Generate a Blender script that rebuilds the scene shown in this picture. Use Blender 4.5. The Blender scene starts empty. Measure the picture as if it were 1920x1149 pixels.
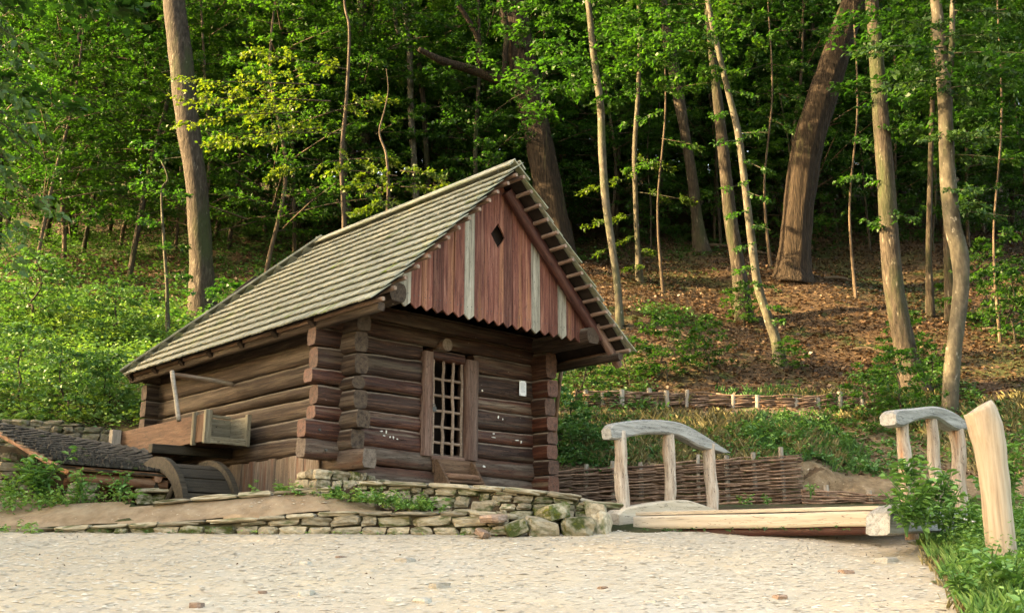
import bpy, math, random
import numpy as np
from mathutils import Vector, Matrix, noise
random.seed(7); rng = np.random.default_rng(7)
scene = bpy.context.scene
COL = scene.collection
R_ = math.radians

# ------------------------------------------------------------------ camera
PITCH = math.atan(495.5/1980)
cd = bpy.data.cameras.new("camera"); cam = bpy.data.objects.new("camera", cd); COL.objects.link(cam)
cd.sensor_width = 36; cd.lens = 36*1980/1920; cd.clip_end = 600; cd.clip_start = .1
cam.location = (0, 0, 0); cam.rotation_euler = (math.pi/2+PITCH, 0, 0)
scene.camera = cam
# ------------------------------------------------------------------ light
SUN_EL, SUN_AZ = 24.0, -98.0          # azimuth measured clockwise from +Y
w = bpy.data.worlds.new("World"); scene.world = w; w.use_nodes = True
nt = w.node_tree; bg = nt.nodes["Background"]
sky = nt.nodes.new("ShaderNodeTexSky"); sky.sky_type = 'NISHITA'; sky.sun_disc = False
sky.sun_elevation = R_(SUN_EL); sky.sun_rotation = R_(SUN_AZ); sky.dust_density = 4.0; sky.air_density = 1.0; sky.ozone_density = .6
nt.links.new(sky.outputs[0], bg.inputs[0]); bg.inputs[1].default_value = 0.15
sd = bpy.data.lights.new("sun", 'SUN'); sun = bpy.data.objects.new("sun", sd); COL.objects.link(sun)
sd.energy = 3.8; sd.angle = R_(.6); sd.color = (1, .80, .52)
az, el = R_(SUN_AZ), R_(SUN_EL)
sdir = Vector((math.sin(az)*math.cos(el), math.cos(az)*math.cos(el), math.sin(el)))
sun.rotation_euler = sdir.to_track_quat('Z', 'Y').to_euler()
scene.view_settings.view_transform = 'Standard'; scene.view_settings.look = 'None'
scene.view_settings.exposure = 3.1; scene.view_settings.gamma = 1.0
scene.view_settings.use_curve_mapping = False
scene.view_settings.use_white_balance = True
scene.view_settings.white_balance_temperature = 9000
scene.view_settings.white_balance_tint = 10
scene.render.engine = 'CYCLES'
cy = scene.cycles; cy.max_bounces = 8; cy.diffuse_bounces = 6; cy.glossy_bounces = 2; cy.transmission_bounces = 4
cy.use_denoising = True; cy.caustics_reflective = False; cy.caustics_refractive = False; cy.sample_clamp_indirect = 6

# ------------------------------------------------------------------ helpers
FPX, TH = 1980., PITCH
ct, st = math.cos(TH), math.sin(TH)
def ray(px, py):
    dx = (px-960)/FPX; dy = (574.5-py)/FPX
    return dx, ct-dy*st, st+dy*ct
def P(px, py, Y):
    a = ray(px, py); k = Y/a[1]
    return Vector((a[0]*k, Y, a[2]*k))
HA = Vector((.7313, .6820, 0)); HB = Vector((-.6820, .7313, 0)); HC = Vector((-2.055, 12.5, 0))
def W(u, v, z):
    return HC+HA*u+HB*v+Vector((0, 0, z))
def on_plane(px, py, o, d):
    """(t, z) where the pixel's ray meets the vertical plane through o along d"""
    a = ray(px, py); r = a[0]/a[1]
    t = (r*o.y-o.x)/(d.x-r*d.y)
    return t, a[2]/a[1]*(o.y+t*d.y)
def tag(o, label=None, cat=None, group=None, kind=None):
    if label: o['label'] = label
    if cat: o['category'] = cat
    if group: o['group'] = group
    if kind: o['kind'] = kind
    return o
def empty(name, loc, rz=0, label=None, cat=None, group=None):
    o = bpy.data.objects.new(name, None); COL.objects.link(o); o.location = loc; o.rotation_euler = (0, 0, rz)
    o.empty_display_size = .2
    return tag(o, label, cat, group)
def mesh(name, verts, faces, mat=None, smooth=False):
    m = bpy.data.meshes.new(name); m.from_pydata([tuple(v) for v in verts], [], faces)
    if smooth: m.polygons.foreach_set('use_smooth', [True]*len(m.polygons))
    if mat: m.materials.append(mat)
    m.update(); return m
def link(name, me, parent=None, loc=None, rot=None, mat4=None):
    o = bpy.data.objects.new(name, me); COL.objects.link(o)
    if parent: o.parent = parent
    if loc is not None: o.location = loc
    if rot is not None: o.rotation_euler = rot
    if mat4 is not None: o.matrix_local = mat4
    return o
def frame(p0, p1, up=Vector((0, 0, 1)), roll=0):
    """matrix at p0 whose X runs to p1"""
    x = (Vector(p1)-Vector(p0)).normalized()
    y = up.cross(x)
    if y.length < 1e-3: y = Vector((0, 1, 0)).cross(x)
    y.normalize(); z = x.cross(y)
    m = Matrix((x, y, z)).transposed().to_4x4(); m.translation = Vector(p0)
    return m @ Matrix.Rotation(roll, 4, 'X')
NZ = noise.noise
def merge(parts):
    V, F = [], []
    for v, f in parts:
        n = len(V); V += list(v); F += [tuple(i+n for i in q) for q in f]
    return V, F
def box_vf(x0, x1, y0, y1, z0, z1, bev=.0, jit=0, rnd=None):
    if bev <= 0:
        v = [(x, y, z) for x in (x0, x1) for y in (y0, y1) for z in (z0, z1)]
        f = [(0, 1, 3, 2), (4, 6, 7, 5), (0, 4, 5, 1), (2, 3, 7, 6), (0, 2, 6, 4), (1, 5, 7, 3)]
        return v, f
    # chamfered section along x with inset ends
    b = bev; sec = [(y0+b, z0), (y1-b, z0), (y1, z0+b), (y1, z1-b), (y1-b, z1), (y0+b, z1), (y0, z1-b), (y0, z0+b)]
    cy_, cz_ = (y0+y1)/2, (z0+z1)/2
    v = []
    for x, k in ((x0, 1-b*1.2/max(min(y1-y0, z1-z0), 1e-3)*1.2), (x0+b, 1), (x1-b, 1), (x1, 1-b*1.2/max(min(y1-y0, z1-z0), 1e-3)*1.2)):
        v += [(x, cy_+(y-cy_)*k, cz_+(z-cz_)*k) for y, z in sec]
    f = []
    for r in range(3):
        for i in range(8):
            j = (i+1) % 8; f.append((r*8+i, r*8+j, r*8+8+j, r*8+8+i))
    f.append(tuple(range(7, -1, -1))); f.append(tuple(range(24, 32)))
    return v, f
def log_vf(L, zb0, zt0, zb1, zt1, th, seed=0, nx=None, ns=14, power=3.2, rough=.012, bow=.0, yc=0, taper_y=1):
    """a hewn log along +X from 0 to L; its bottom and top heights are given at both ends; th thick in Y"""
    nx = nx or max(5, int(L/.12)); V, F = [], []
    for i in range(nx+1):
        t = i/nx; x = t*L; zb = zb0+(zb1-zb0)*t; zt = zt0+(zt1-zt0)*t
        hz = (zt-zb)/2; cz = (zt+zb)/2+bow*math.sin(t*math.pi)+.012*NZ(Vector((x*.9, seed*3.1, 0)))
        e = 1 if 0 < i < nx else .95
        for k in range(ns):
            a = 2*math.pi*k/ns
            c_, s_ = math.cos(a), math.sin(a)
            r = (abs(c_)**power+abs(s_)**power)**(-1/power)
            n = 1+rough/ .1*(.6*NZ(Vector((x*2.2, c_*1.3+seed*7.7, s_*1.3)))+.4*NZ(Vector((x*7, c_*3+seed, s_*3))))
            V.append((x+.01*NZ(Vector((k*2., seed, i))), yc+c_*r*th/2*e*n*(1+(taper_y-1)*t), cz+s_*r*hz*e*n))
    for i in range(nx):
        for k in range(ns):
            j = (k+1) % ns; F.append((i*ns+k, i*ns+j, (i+1)*ns+j, (i+1)*ns+k))
    c0 = len(V); V += [V[k] for k in range(ns)]; c1 = len(V); V += [V[nx*ns+k] for k in range(ns)]
    a = len(V); V.append((.003, yc, (zb0+zt0)/2)); b = len(V); V.append((L-.003, yc, (zb1+zt1)/2))
    for k in range(ns):
        j = (k+1) % ns; F.append((a, c0+j, c0+k)); F.append((b, c1+k, c1+j))
    return V, F
def catmull(pts, n):
    """pts: list of tuples (x,y,z,r,...); returns n resampled rows"""
    p = np.array(pts, float); m = len(p); out = []
    for i in range(n):
        s = i/(n-1)*(m-1); k = min(int(s), m-2); t = s-k
        p0 = p[max(k-1, 0)]; p1 = p[k]; p2 = p[k+1]; p3 = p[min(k+2, m-1)]
        out.append(.5*((2*p1)+(-p0+p2)*t+(2*p0-5*p1+4*p2-p3)*t*t+(-p0+3*p1-3*p2+p3)*t**3))
    return np.array(out)
def tube_vf(pts, n=12, ns=8, rough=0, seed=0, cap=True, ridge=0):
    q = catmull(pts, n) if n else np.array(pts, float)
    n = len(q); V, F = [], []
    pos = q[:, :3]; T = np.gradient(pos, axis=0)
    prev = Vector((1, 0.13, 0))
    for i in range(n):
        t = Vector(T[i]).normalized(); x = prev-t*prev.dot(t)
        if x.length < 1e-4: x = t.orthogonal()
        x.normalize(); y = t.cross(x); prev = x
        for k in range(ns):
            a = 2*math.pi*k/ns; r = q[i, 3]
            if rough: r *= 1+rough*NZ(Vector((math.cos(a)*1.5+seed*5, math.sin(a)*1.5, i*.35)))
            if ridge: r *= 1+ridge*(.4*math.sin(a*7+2*NZ(Vector((i*.2, seed, 0))))+.45*math.sin(a*15+3*NZ(Vector((i*.12, seed, 4)))))
            V.append(tuple(Vector(pos[i])+(x*math.cos(a)+y*math.sin(a))*r))
    for i in range(n-1):
        for k in range(ns):
            j = (k+1) % ns; F.append((i*ns+k, i*ns+j, (i+1)*ns+j, (i+1)*ns+k))
    if cap:
        F.append(tuple(range(ns-1, -1, -1))); F.append(tuple(range((n-1)*ns, n*ns)))
    return V, F

# ------------------------------------------------------------------ materials
def newmat(name):
    m = bpy.data.materials.new(name); m.use_nodes = True
    n = m.node_tree.nodes; n.clear(); return m, n, m.node_tree.links
def ramp(n, stops, interp='LINEAR'):
    r = n.new('ShaderNodeValToRGB'); cr = r.color_ramp; cr.interpolation = interp
    while len(cr.elements) < len(stops): cr.elements.new(.5)
    for e, (p, c) in zip(cr.elements, stops):
        e.position = p; e.color = (c[0], c[1], c[2], 1) if len(c) == 3 else c
    return r
def nz(n, l, vec, scale, detail=5, rough=.55, dist=0):
    t = n.new('ShaderNodeTexNoise'); t.inputs['Scale'].default_value = scale; t.inputs['Detail'].default_value = detail
    t.inputs['Roughness'].default_value = rough; t.inputs['Distortion'].default_value = dist
    if vec is not None: l.new(vec, t.inputs['Vector'])
    return t
def mix(n, l, fac, a, b, mode='MIX'):
    m = n.new('ShaderNodeMix'); m.data_type = 'RGBA'; m.blend_type = mode
    for s, v in ((0, fac), (6, a), (7, b)):
        if hasattr(v, 'is_linked'): l.new(v, m.inputs[s])
        elif s == 0: m.inputs[0].default_value = v
        else: m.inputs[s].default_value = (*v, 1)
    return m.outputs[2]
def math_(n, l, op, a, b=None, clamp=False):
    m = n.new('ShaderNodeMath'); m.operation = op; m.use_clamp = clamp
    for i, v in enumerate((a, b)):
        if v is None: continue
        if hasattr(v, 'is_linked'): l.new(v, m.inputs[i])
        else: m.inputs[i].default_value = v
    return m.outputs[0]
def coords(n, l, scale=(1, 1, 1), rand=True):
    tc = n.new('ShaderNodeTexCoord'); src = tc.outputs['Object']
    if rand:
        oi = n.new('ShaderNodeObjectInfo'); mu = math_(n, l, 'MULTIPLY', oi.outputs['Random'], 57.)
        ad = n.new('ShaderNodeVectorMath'); ad.operation = 'ADD'; l.new(src, ad.inputs[0]); l.new(mu, ad.inputs[1]); src = ad.outputs[0]
    mp = n.new('ShaderNodeMapping'); mp.inputs['Scale'].default_value = scale; l.new(src, mp.inputs['Vector'])
    return mp.outputs[0], src
def finish(m, n, l, col, rough=.85, bump=None, bstr=.3, bdist=.01, spec=.25):
    b = n.new('ShaderNodeBsdfPrincipled'); o = n.new('ShaderNodeOutputMaterial')
    if hasattr(col, 'is_linked'): l.new(col, b.inputs['Base Color'])
    else: b.inputs['Base Color'].default_value = (*col, 1)
    if hasattr(rough, 'is_linked'): l.new(rough, b.inputs['Roughness'])
    else: b.inputs['Roughness'].default_value = rough
    b.inputs['Specular IOR Level'].default_value = spec
    if bump is not None:
        bp = n.new('ShaderNodeBump'); bp.inputs['Strength'].default_value = bstr; bp.inputs['Distance'].default_value = bdist
        l.new(bump, bp.inputs['Height']); l.new(bp.outputs[0], b.inputs['Normal'])
    l.new(b.outputs[0], o.inputs[0]); return m
def wood(name, cols, scale=(1.3, 16, 16), fleck=None, fleck_t=.7, patch=None, rough=.8, bstr=.6, vary=.25, patch_t=(.5, .62), crack=True, bdist=.012, top=None):
    m, n, l = newmat(name); v, src = coords(n, l, scale)
    g = nz(n, l, v, 1.6, 8, .68, .3)
    r = ramp(n, [(.28, cols[0]), (.5, cols[1]), (.74, cols[2])]); l.new(g.outputs[0], r.inputs[0]); col = r.outputs[0]
    if patch:
        p = nz(n, l, v, .35, 4, .6); pr = ramp(n, [(patch_t[0], (0, 0, 0)), (patch_t[1], (1, 1, 1))]); l.new(p.outputs[0], pr.inputs[0])
        pm = mix(n, l, .55, patch, col, 'MULTIPLY') if False else patch
        g2 = nz(n, l, v, 3.1, 5, .6); r2 = ramp(n, [(.3, tuple(c*.55 for c in patch)), (.7, tuple(min(1, c*1.3) for c in patch))]); l.new(g2.outputs[0], r2.inputs[0])
        col = mix(n, l, pr.outputs[0], col, r2.outputs[0])
    oi = n.new('ShaderNodeObjectInfo'); hv = n.new('ShaderNodeHueSaturation')
    mr = n.new('ShaderNodeMapRange'); mr.inputs[3].default_value = 1-vary; mr.inputs[4].default_value = 1+vary; l.new(oi.outputs['Random'], mr.inputs[0])
    l.new(mr.outputs[0], hv.inputs['Value']); l.new(col, hv.inputs['Color']); col = hv.outputs[0]
    if fleck:
        mp = n.new('ShaderNodeMapping'); mp.inputs['Scale'].default_value = (7, 13, 13); l.new(src, mp.inputs['Vector'])
        f = nz(n, l, mp.outputs[0], 2.2, 6, .62); fr = ramp(n, [(fleck_t, (0, 0, 0)), (fleck_t+.02, (1, 1, 1))]); l.new(f.outputs[0], fr.inputs[0])
        col = mix(n, l, fr.outputs[0], col, fleck)
    tco = n.new('ShaderNodeTexCoord'); sxe = n.new('ShaderNodeSeparateXYZ'); l.new(tco.outputs['Normal'], sxe.inputs[0]); ab = math_(n, l, 'ABSOLUTE', sxe.outputs[0]); er = ramp(n, [(.8, (0, 0, 0)), (.93, (1, 1, 1))]); l.new(ab, er.inputs[0])
    mpe = n.new('ShaderNodeMapping'); mpe.inputs['Scale'].default_value = (14, 14, 14); l.new(src, mpe.inputs['Vector']); ge_ = nz(n, l, mpe.outputs[0], 1.3, 6, .7); ec = ramp(n, [(.3, tuple(c*.5 for c in cols[1])), (.5, tuple(.5*(a+b) for a, b in zip(cols[1], cols[2]))), (.72, tuple(c*1.02 for c in cols[2]))]); l.new(ge_.outputs[0], ec.inputs[0])
    col = mix(n, l, er.outputs[0], col, ec.outputs[0])
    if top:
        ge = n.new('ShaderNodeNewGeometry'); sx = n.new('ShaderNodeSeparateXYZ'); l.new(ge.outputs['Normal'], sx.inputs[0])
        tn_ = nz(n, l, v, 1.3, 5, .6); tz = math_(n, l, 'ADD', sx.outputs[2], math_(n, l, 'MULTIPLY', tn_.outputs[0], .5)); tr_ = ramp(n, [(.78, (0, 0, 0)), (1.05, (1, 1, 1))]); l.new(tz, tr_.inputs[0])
        col = mix(n, l, tr_.outputs[0], col, top)  # upward faces painted lighter, standing in for sky light on the log edges
    h = g.outputs[0]
    if crack:
        ck = nz(n, l, v, 1.9, 3, .5, 1.0); cr = ramp(n, [(.487, (1, 1, 1)), (.5, (0, 0, 0)), (.513, (1, 1, 1))]); l.new(ck.outputs[0], cr.inputs[0])
        col = mix(n, l, cr.outputs[0], tuple(c*.3 for c in cols[0]), col)
        h = math_(n, l, 'MULTIPLY', cr.outputs[0], g.outputs[0])
    return finish(m, n, l, col, rough, h, bstr, bdist, .3)
M = {}
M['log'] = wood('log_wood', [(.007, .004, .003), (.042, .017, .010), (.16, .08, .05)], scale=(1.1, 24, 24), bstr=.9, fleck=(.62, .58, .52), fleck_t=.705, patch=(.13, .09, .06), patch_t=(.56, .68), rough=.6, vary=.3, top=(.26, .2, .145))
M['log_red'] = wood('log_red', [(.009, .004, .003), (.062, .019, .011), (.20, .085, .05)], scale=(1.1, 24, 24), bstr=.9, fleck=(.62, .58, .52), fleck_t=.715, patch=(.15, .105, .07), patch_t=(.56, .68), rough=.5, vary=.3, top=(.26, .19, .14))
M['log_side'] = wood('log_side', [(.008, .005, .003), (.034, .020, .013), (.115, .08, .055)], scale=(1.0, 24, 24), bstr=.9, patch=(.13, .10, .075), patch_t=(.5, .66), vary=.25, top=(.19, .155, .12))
M['log_end'] = wood('log_end', [(.06, .03, .02), (.14, .07, .045), (.25, .16, .11)], scale=(10, 10, 10), patch=(.26, .2, .15), patch_t=(.4, .6))
M['log_grey'] = wood('log_grey', [(.03, .02, .014), (.085, .06, .045), (.19, .15, .12)], patch=(.08, .035, .022), patch_t=(.48, .62))
M['post'] = wood('post_wood', [(.05, .025, .017), (.135, .07, .05), (.26, .18, .14)], fleck=(.6, .55, .5), fleck_t=.715, patch=(.2, .125, .095), patch_t=(.45, .62))
M['bar'] = wood('bar_wood', [(.13, .08, .055), (.24, .165, .12), (.36, .28, .22)])
M['board_red'] = wood('board_red', [(.05, .016, .011), (.165, .056, .038), (.33, .165, .115)], scale=(1.0, 22, 22), patch=(.34, .155, .075), patch_t=(.53, .72), vary=.38, fleck=(.5, .38, .3), fleck_t=.76, bdist=.006)
M['board_grey'] = wood('board_grey', [(.11, .095, .07), (.27, .24, .185), (.47, .43, .35)], scale=(1.0, 22, 22), vary=.15, bdist=.006)
M['rafter'] = wood('rafter_wood', [(.018, .007, .006), (.062, .021, .016), (.12, .052, .036)], vary=.1, rough=.5)
M['batten'] = wood('batten_wood', [(.09, .05, .035), (.19, .12, .085), (.34, .25, .19)])
M['plank_side'] = wood('plank_side', [(.07, .05, .036), (.17, .13, .10), (.28, .23, .19)], patch=(.17, .07, .04), patch_t=(.5, .66))
M['flume'] = wood('flume_wood', [(0.0425, 0.0221, 0.0119), (0.1148, 0.0595, 0.034), (0.187, 0.119, 0.0723)], patch=(.11, .06, .036), patch_t=(.5, .7), vary=.12)
M['flume_end'] = wood('flume_end', [(.10, .085, .055), (.2, .175, .12), (.33, .3, .22)], vary=.12)
M['pole'] = wood('pole_wood', [(.14, .10, .07), (.3, .24, .18), (.45, .4, .32)], patch=(.15, .08, .04), vary=.1)
M['pale'] = wood('pale_wood', [(0.215, 0.1548, 0.1032), (0.3698, 0.2924, 0.2107), (0.4816, 0.4128, 0.3225)], scale=(.8, 14, 14), patch=(.42, .30, .20), patch_t=(.52, .68), vary=.06, crack=False, bdist=.01)
M['plank_pale'] = wood('plank_pale', [(0.3948, 0.3196, 0.235), (0.5264, 0.4418, 0.3384), (0.6204, 0.5452, 0.4324)], scale=(.7, 14, 14), vary=.12, crack=True, bstr=.3)
M['beam_pale'] = wood('beam_pale', [(.42, .33, .23), (.56, .46, .34), (.66, .57, .45)], scale=(.9, 10, 10), vary=.05, patch=(.38, .34, .29), patch_t=(.6, .7), bstr=.3)
M['rail_grey'] = wood('rail_grey', [(.15, .145, .13), (.31, .30, .275), (.44, .43, .4)], scale=(1.2, 16, 16), vary=.08)
M['bpost'] = wood('bpost_wood', [(.20, .14, .10), (.42, .34, .27), (.60, .53, .44)], scale=(1.4, 14, 14), patch=(.4, .2, .1), patch_t=(.53, .66), vary=.1)
M['wet'] = wood('wet_wood', [(.012, .010, .007), (.035, .028, .018), (.07, .055, .035)], vary=.2)
M['wicker'] = wood('wicker_rod', [(.05, .028, .018), (.15, .09, .06), (.32, .23, .165)], scale=(3, 12, 12), vary=.5, crack=False)
M['stake'] = wood('stake_wood', [(.13, .11, .085), (.27, .235, .19), (.40, .36, .3)], scale=(1.5, 14, 14), vary=.2)
M['orange'] = wood('orange_wood', [(.1, .045, .025), (.24, .12, .07), (.38, .23, .15)], vary=.2, patch=(.3, .24, .18), patch_t=(.55, .68))

def simple(name, stops, scale=6, rough=.9, bstr=.4, bdist=.02, detail=8, rand=True, vary=.15, extra=None, spec=.2, sc3=(1, 1, 1)):
    m, n, l = newmat(name); v, src = coords(n, l, sc3, rand)
    g = nz(n, l, v, scale, detail, .62); r = ramp(n, stops); l.new(g.outputs[0], r.inputs[0]); col = r.outputs[0]
    if extra:   # (colour, scale, lo, hi)
        for c, s, lo, hi in extra:
            e = nz(n, l, v, s, 5, .6); er = ramp(n, [(lo, (0, 0, 0)), (hi, (1, 1, 1))]); l.new(e.outputs[0], er.inputs[0])
            col = mix(n, l, er.outputs[0], col, c)
    if vary:
        oi = n.new('ShaderNodeObjectInfo'); hv = n.new('ShaderNodeHueSaturation')
        mr = n.new('ShaderNodeMapRange'); mr.inputs[3].default_value = 1-vary; mr.inputs[4].default_value = 1+vary; l.new(oi.outputs['Random'], mr.inputs[0])
        l.new(mr.outputs[0], hv.inputs['Value']); l.new(col, hv.inputs['Color']); col = hv.outputs[0]
    return finish(m, n, l, col, rough, g.outputs[0], bstr, bdist, spec)
M['shingle'] = simple('shingle_wood', [(0.25, (0.1118, 0.1118, 0.086)), (0.5, (0.258, 0.258, 0.1978)), (0.75, (0.3956, 0.3913, 0.3096))], 3, sc3=(1.5, 14, 6), vary=.16,
                      extra=[((.16, .20, .07), .25, .56, .74), ((.27, .30, .05), .5, .69, .76)], bdist=.006)
M['shingle_dark'] = simple('shingle_dark', [(0.25, (0.014, 0.0126, 0.0098)), (0.5, (0.0385, 0.035, 0.0294)), (0.8, (0.098, 0.091, 0.0805))], 3, sc3=(1.5, 14, 6), vary=.3, extra=[((.05, .07, .02), .4, .6, .75)], bdist=.006)
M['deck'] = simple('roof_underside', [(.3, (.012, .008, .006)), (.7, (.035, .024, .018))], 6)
M['stone'] = simple('stone', [(.25, (.12, .10, .065)), (.5, (.30, .255, .18)), (.78, (.47, .41, .30))], 4, vary=.38, extra=[((.08, .09, .04), 1.6, .52, .66), ((.40, .29, .17), 1.1, .62, .8)], bdist=.03, bstr=.6)
M['stone_moss'] = simple('stone_moss', [(.25, (.16, .14, .09)), (.5, (.29, .26, .18)), (.78, (.42, .38, .29))], 4, vary=.25, extra=[((.05, .065, .018), 1.8, .42, .58), ((.12, .12, .02), 3.6, .58, .7)], bdist=.03, bstr=.7)
M['stone_dark'] = simple('stone_dark', [(.25, (.06, .055, .04)), (.5, (.16, .145, .105)), (.78, (.3, .27, .2))], 4, vary=.25, extra=[((.06, .08, .025), 1.6, .5, .66)], bdist=.03)
M['mortar'] = simple('mortar', [(.3, (.05, .045, .028)), (.55, (.14, .12, .075)), (.8, (.28, .24, .165))], 7, rand=False, vary=0, extra=[((.06, .08, .025), 1.7, .48, .62)], bdist=.04, bstr=.8)
M['rock'] = simple('rock', [(.25, (.30, .27, .22)), (.5, (.42, .385, .32)), (.78, (.55, .51, .43))], 5, vary=.3, bdist=.02)
M['rock_red'] = simple('rock_red', [(.25, (.16, .11, .08)), (.5, (.27, .19, .145)), (.78, (.4, .31, .24))], 5, vary=.2, bdist=.02)
M['road'] = simple('road_gravel', [(0.25, (0.3409, 0.2927, 0.2185)), (0.5, (0.4545, 0.402, 0.3146)), (0.75, (0.5419, 0.4894, 0.3976))], 9, rand=False, vary=0, sc3=(1, .8, 1), detail=12,
                   extra=[((.56, .45, .30), .55, .5, .68), ((.45, .42, .36), .9, .54, .68), ((.36, .31, .235), 80, .60, .74), ((.68, .63, .54), 55, .64, .74), ((.46, .375, .265), .33, .42, .62), ((.42, .37, .29), 1.4, .5, .7)], bstr=.9, bdist=.012)
M['dirt'] = simple('dirt', [(.25, (.17, .115, .068)), (.5, (.27, .195, .125)), (.75, (.37, .285, .19))], 5, rand=False, vary=0, detail=12,
                   extra=[((.42, .36, .27), 22, .64, .72), ((.12, .12, .05), .9, .62, .72)], bstr=.8, bdist=.03)
M['terrace'] = simple('terrace_soil', [(.25, (.28, .225, .15)), (.5, (.42, .355, .255)), (.75, (.54, .47, .36))], 6, rand=False, vary=0, extra=[((.10, .12, .045), 1.5, .58, .68)], bstr=.8, bdist=.03)
M['hill'] = simple('forest_floor', [(0.25, (0.0187, 0.0119, 0.0068)), (0.5, (0.0553, 0.034, 0.0195)), (0.75, (0.1105, 0.0723, 0.0425))], 5, rand=False, vary=0, detail=12,
                   extra=[((.035, .05, .014), .22, .5, .62), ((.23, .15, .08), 14, .62, .70), ((.03, .045, .012), 1.3, .55, .66)], bstr=1, bdist=.08)
M['bank_soil'] = simple('bank_soil', [(.25, (.07, .048, .028)), (.5, (.15, .108, .066)), (.75, (.25, .19, .125))], 6, rand=False, vary=0, detail=12, extra=[((.07, .09, .03), 1.0, .52, .64), ((.42, .36, .27), 18, .64, .72)], bstr=1, bdist=.06)
M['verge'] = simple('verge_soil', [(.25, (.05, .05, .02)), (.5, (.12, .12, .05)), (.75, (.22, .19, .1))], 6, rand=False, vary=0, bstr=1, bdist=.05)
M['bark_oak'] = simple('bark_oak', [(0.3, (0.0073, 0.0053, 0.004)), (0.5, (0.0277, 0.0191, 0.0132)), (0.72, (0.0693, 0.0495, 0.033))], 3.2, sc3=(9, 9, 1.1), rand=True, vary=.15, extra=[((.10, .11, .045), .3, .6, .75)], bstr=1, bdist=.07)
M['bark_beech'] = simple('bark_beech', [(0.3, (0.016, 0.0128, 0.0096)), (0.5, (0.0416, 0.032, 0.0232)), (0.72, (0.084, 0.068, 0.0504))], 3.4, sc3=(5, 5, 1.4), vary=.15, extra=[((.035, .042, .018), .4, .48, .66), ((.15, .13, .10), 2.5, .62, .7)], bstr=1, bdist=.05)
M['bark_light'] = simple('bark_light', [(0.3, (0.0298, 0.0255, 0.0187)), (0.5, (0.068, 0.0595, 0.0425)), (0.72, (0.1318, 0.1148, 0.085))], 3.2, sc3=(3, 3, 1.5), vary=.12, extra=[((.05, .055, .03), .9, .5, .66), ((.24, .22, .18), 3.5, .62, .7)], bstr=.8, bdist=.03)
M['bark_dark'] = simple('bark_dark', [(.3, (.03, .022, .015)), (.5, (.075, .055, .038)), (.72, (.14, .105, .075))], 3, sc3=(5, 5, 1), vary=.3, bstr=.8, bdist=.04)
M['paper'] = simple('paper', [(.3, (.74, .75, .76)), (.7, (.82, .82, .82))], 3, vary=0, bstr=0)
M['metal'] = simple('lock_metal', [(.3, (.04, .04, .04)), (.7, (.1, .1, .09))], 8, rough=.5, vary=0)
M['ink'] = simple('ink', [(.3, (.28, .28, .3)), (.7, (.4, .4, .42))], 8, vary=0, bstr=0)
M['paint'] = simple('paint_remnant', [(.3, (.6, .57, .5)), (.7, (.75, .72, .66))], 8, vary=0)

def leafmat(name, stops, trans=.35, rough=.5, tcol=1.6, tyel=(1.0, 1.0, .45)):
    m, n, l = newmat(name)
    at = n.new('ShaderNodeAttribute'); at.attribute_name = 'tint'
    tc = n.new('ShaderNodeTexCoord'); oi = n.new('ShaderNodeObjectInfo')
    g = nz(n, l, tc.outputs['Object'], .55, 3, .6)
    s = math_(n, l, 'MULTIPLY', at.outputs['Fac'], .55)
    s2 = math_(n, l, 'MULTIPLY', g.outputs[0], .6); s = math_(n, l, 'ADD', s, s2)
    r3 = math_(n, l, 'MULTIPLY', oi.outputs['Random'], .22); s = math_(n, l, 'ADD', s, r3); s = math_(n, l, 'SUBTRACT', s, .18)
    r = ramp(n, stops); l.new(s, r.inputs[0])
    b = n.new('ShaderNodeBsdfPrincipled'); l.new(r.outputs[0], b.inputs['Base Color']); b.inputs['Roughness'].default_value = rough; b.inputs['Specular IOR Level'].default_value = .35
    t = n.new('ShaderNodeBsdfTranslucent'); tm = mix(n, l, 1.0, r.outputs[0], tuple(tcol*c for c in tyel), 'MULTIPLY'); l.new(tm, t.inputs[0])
    mx = n.new('ShaderNodeMixShader'); mx.inputs[0].default_value = trans; l.new(b.outputs[0], mx.inputs[1]); l.new(t.outputs[0], mx.inputs[2])
    o = n.new('ShaderNodeOutputMaterial'); l.new(mx.outputs[0], o.inputs[0]); return m
GREEN = [(0.12, (0.0088, 0.0299, 0.0097)), (0.4, (0.0211, 0.0634, 0.0176)), (0.66, (0.044, 0.1038, 0.0246)), (0.9, (0.0924, 0.1452, 0.0308))]
M['leaf'] = leafmat('tree_leaf', GREEN, .44, tcol=1.8, tyel=(.72, 1.0, .35))
M['leaf_mid'] = leafmat('young_beech_leaf', [(0.12, (0.009, 0.0324, 0.0099)), (0.4, (0.0234, 0.0684, 0.018)), (0.66, (0.0468, 0.1098, 0.0261)), (0.9, (0.0945, 0.153, 0.0324))], .44, tcol=1.8, tyel=(.72, 1.0, .35))
M['leaf_sunlit'] = leafmat('sunlit_leaf', [(0.15, (0.02, 0.052, 0.0104)), (0.5, (0.048, 0.092, 0.016)), (0.9, (0.104, 0.136, 0.024))], .42, tcol=1.9)  # yellow-green leaf copy with the sunlit look of some branches painted in
M['leaf_near'] = leafmat('near_leaf', [(.15, (.018, .052, .018)), (.5, (.042, .105, .032)), (.9, (.10, .17, .055))], .35)
M['herb'] = leafmat('herb_leaf', [(0.1, (0.0211, 0.066, 0.0211)), (0.4, (0.051, 0.1408, 0.044)), (0.7, (0.0924, 0.2112, 0.0704)), (0.95, (0.1496, 0.2552, 0.0792))], .28, tcol=1.4)
M['herb_near'] = leafmat('herb_near_leaf', [(.1, (.045, .12, .03)), (.4, (.10, .235, .06)), (.7, (.18, .34, .10)), (.95, (.34, .44, .18))], .28, tcol=1.4)
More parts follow.
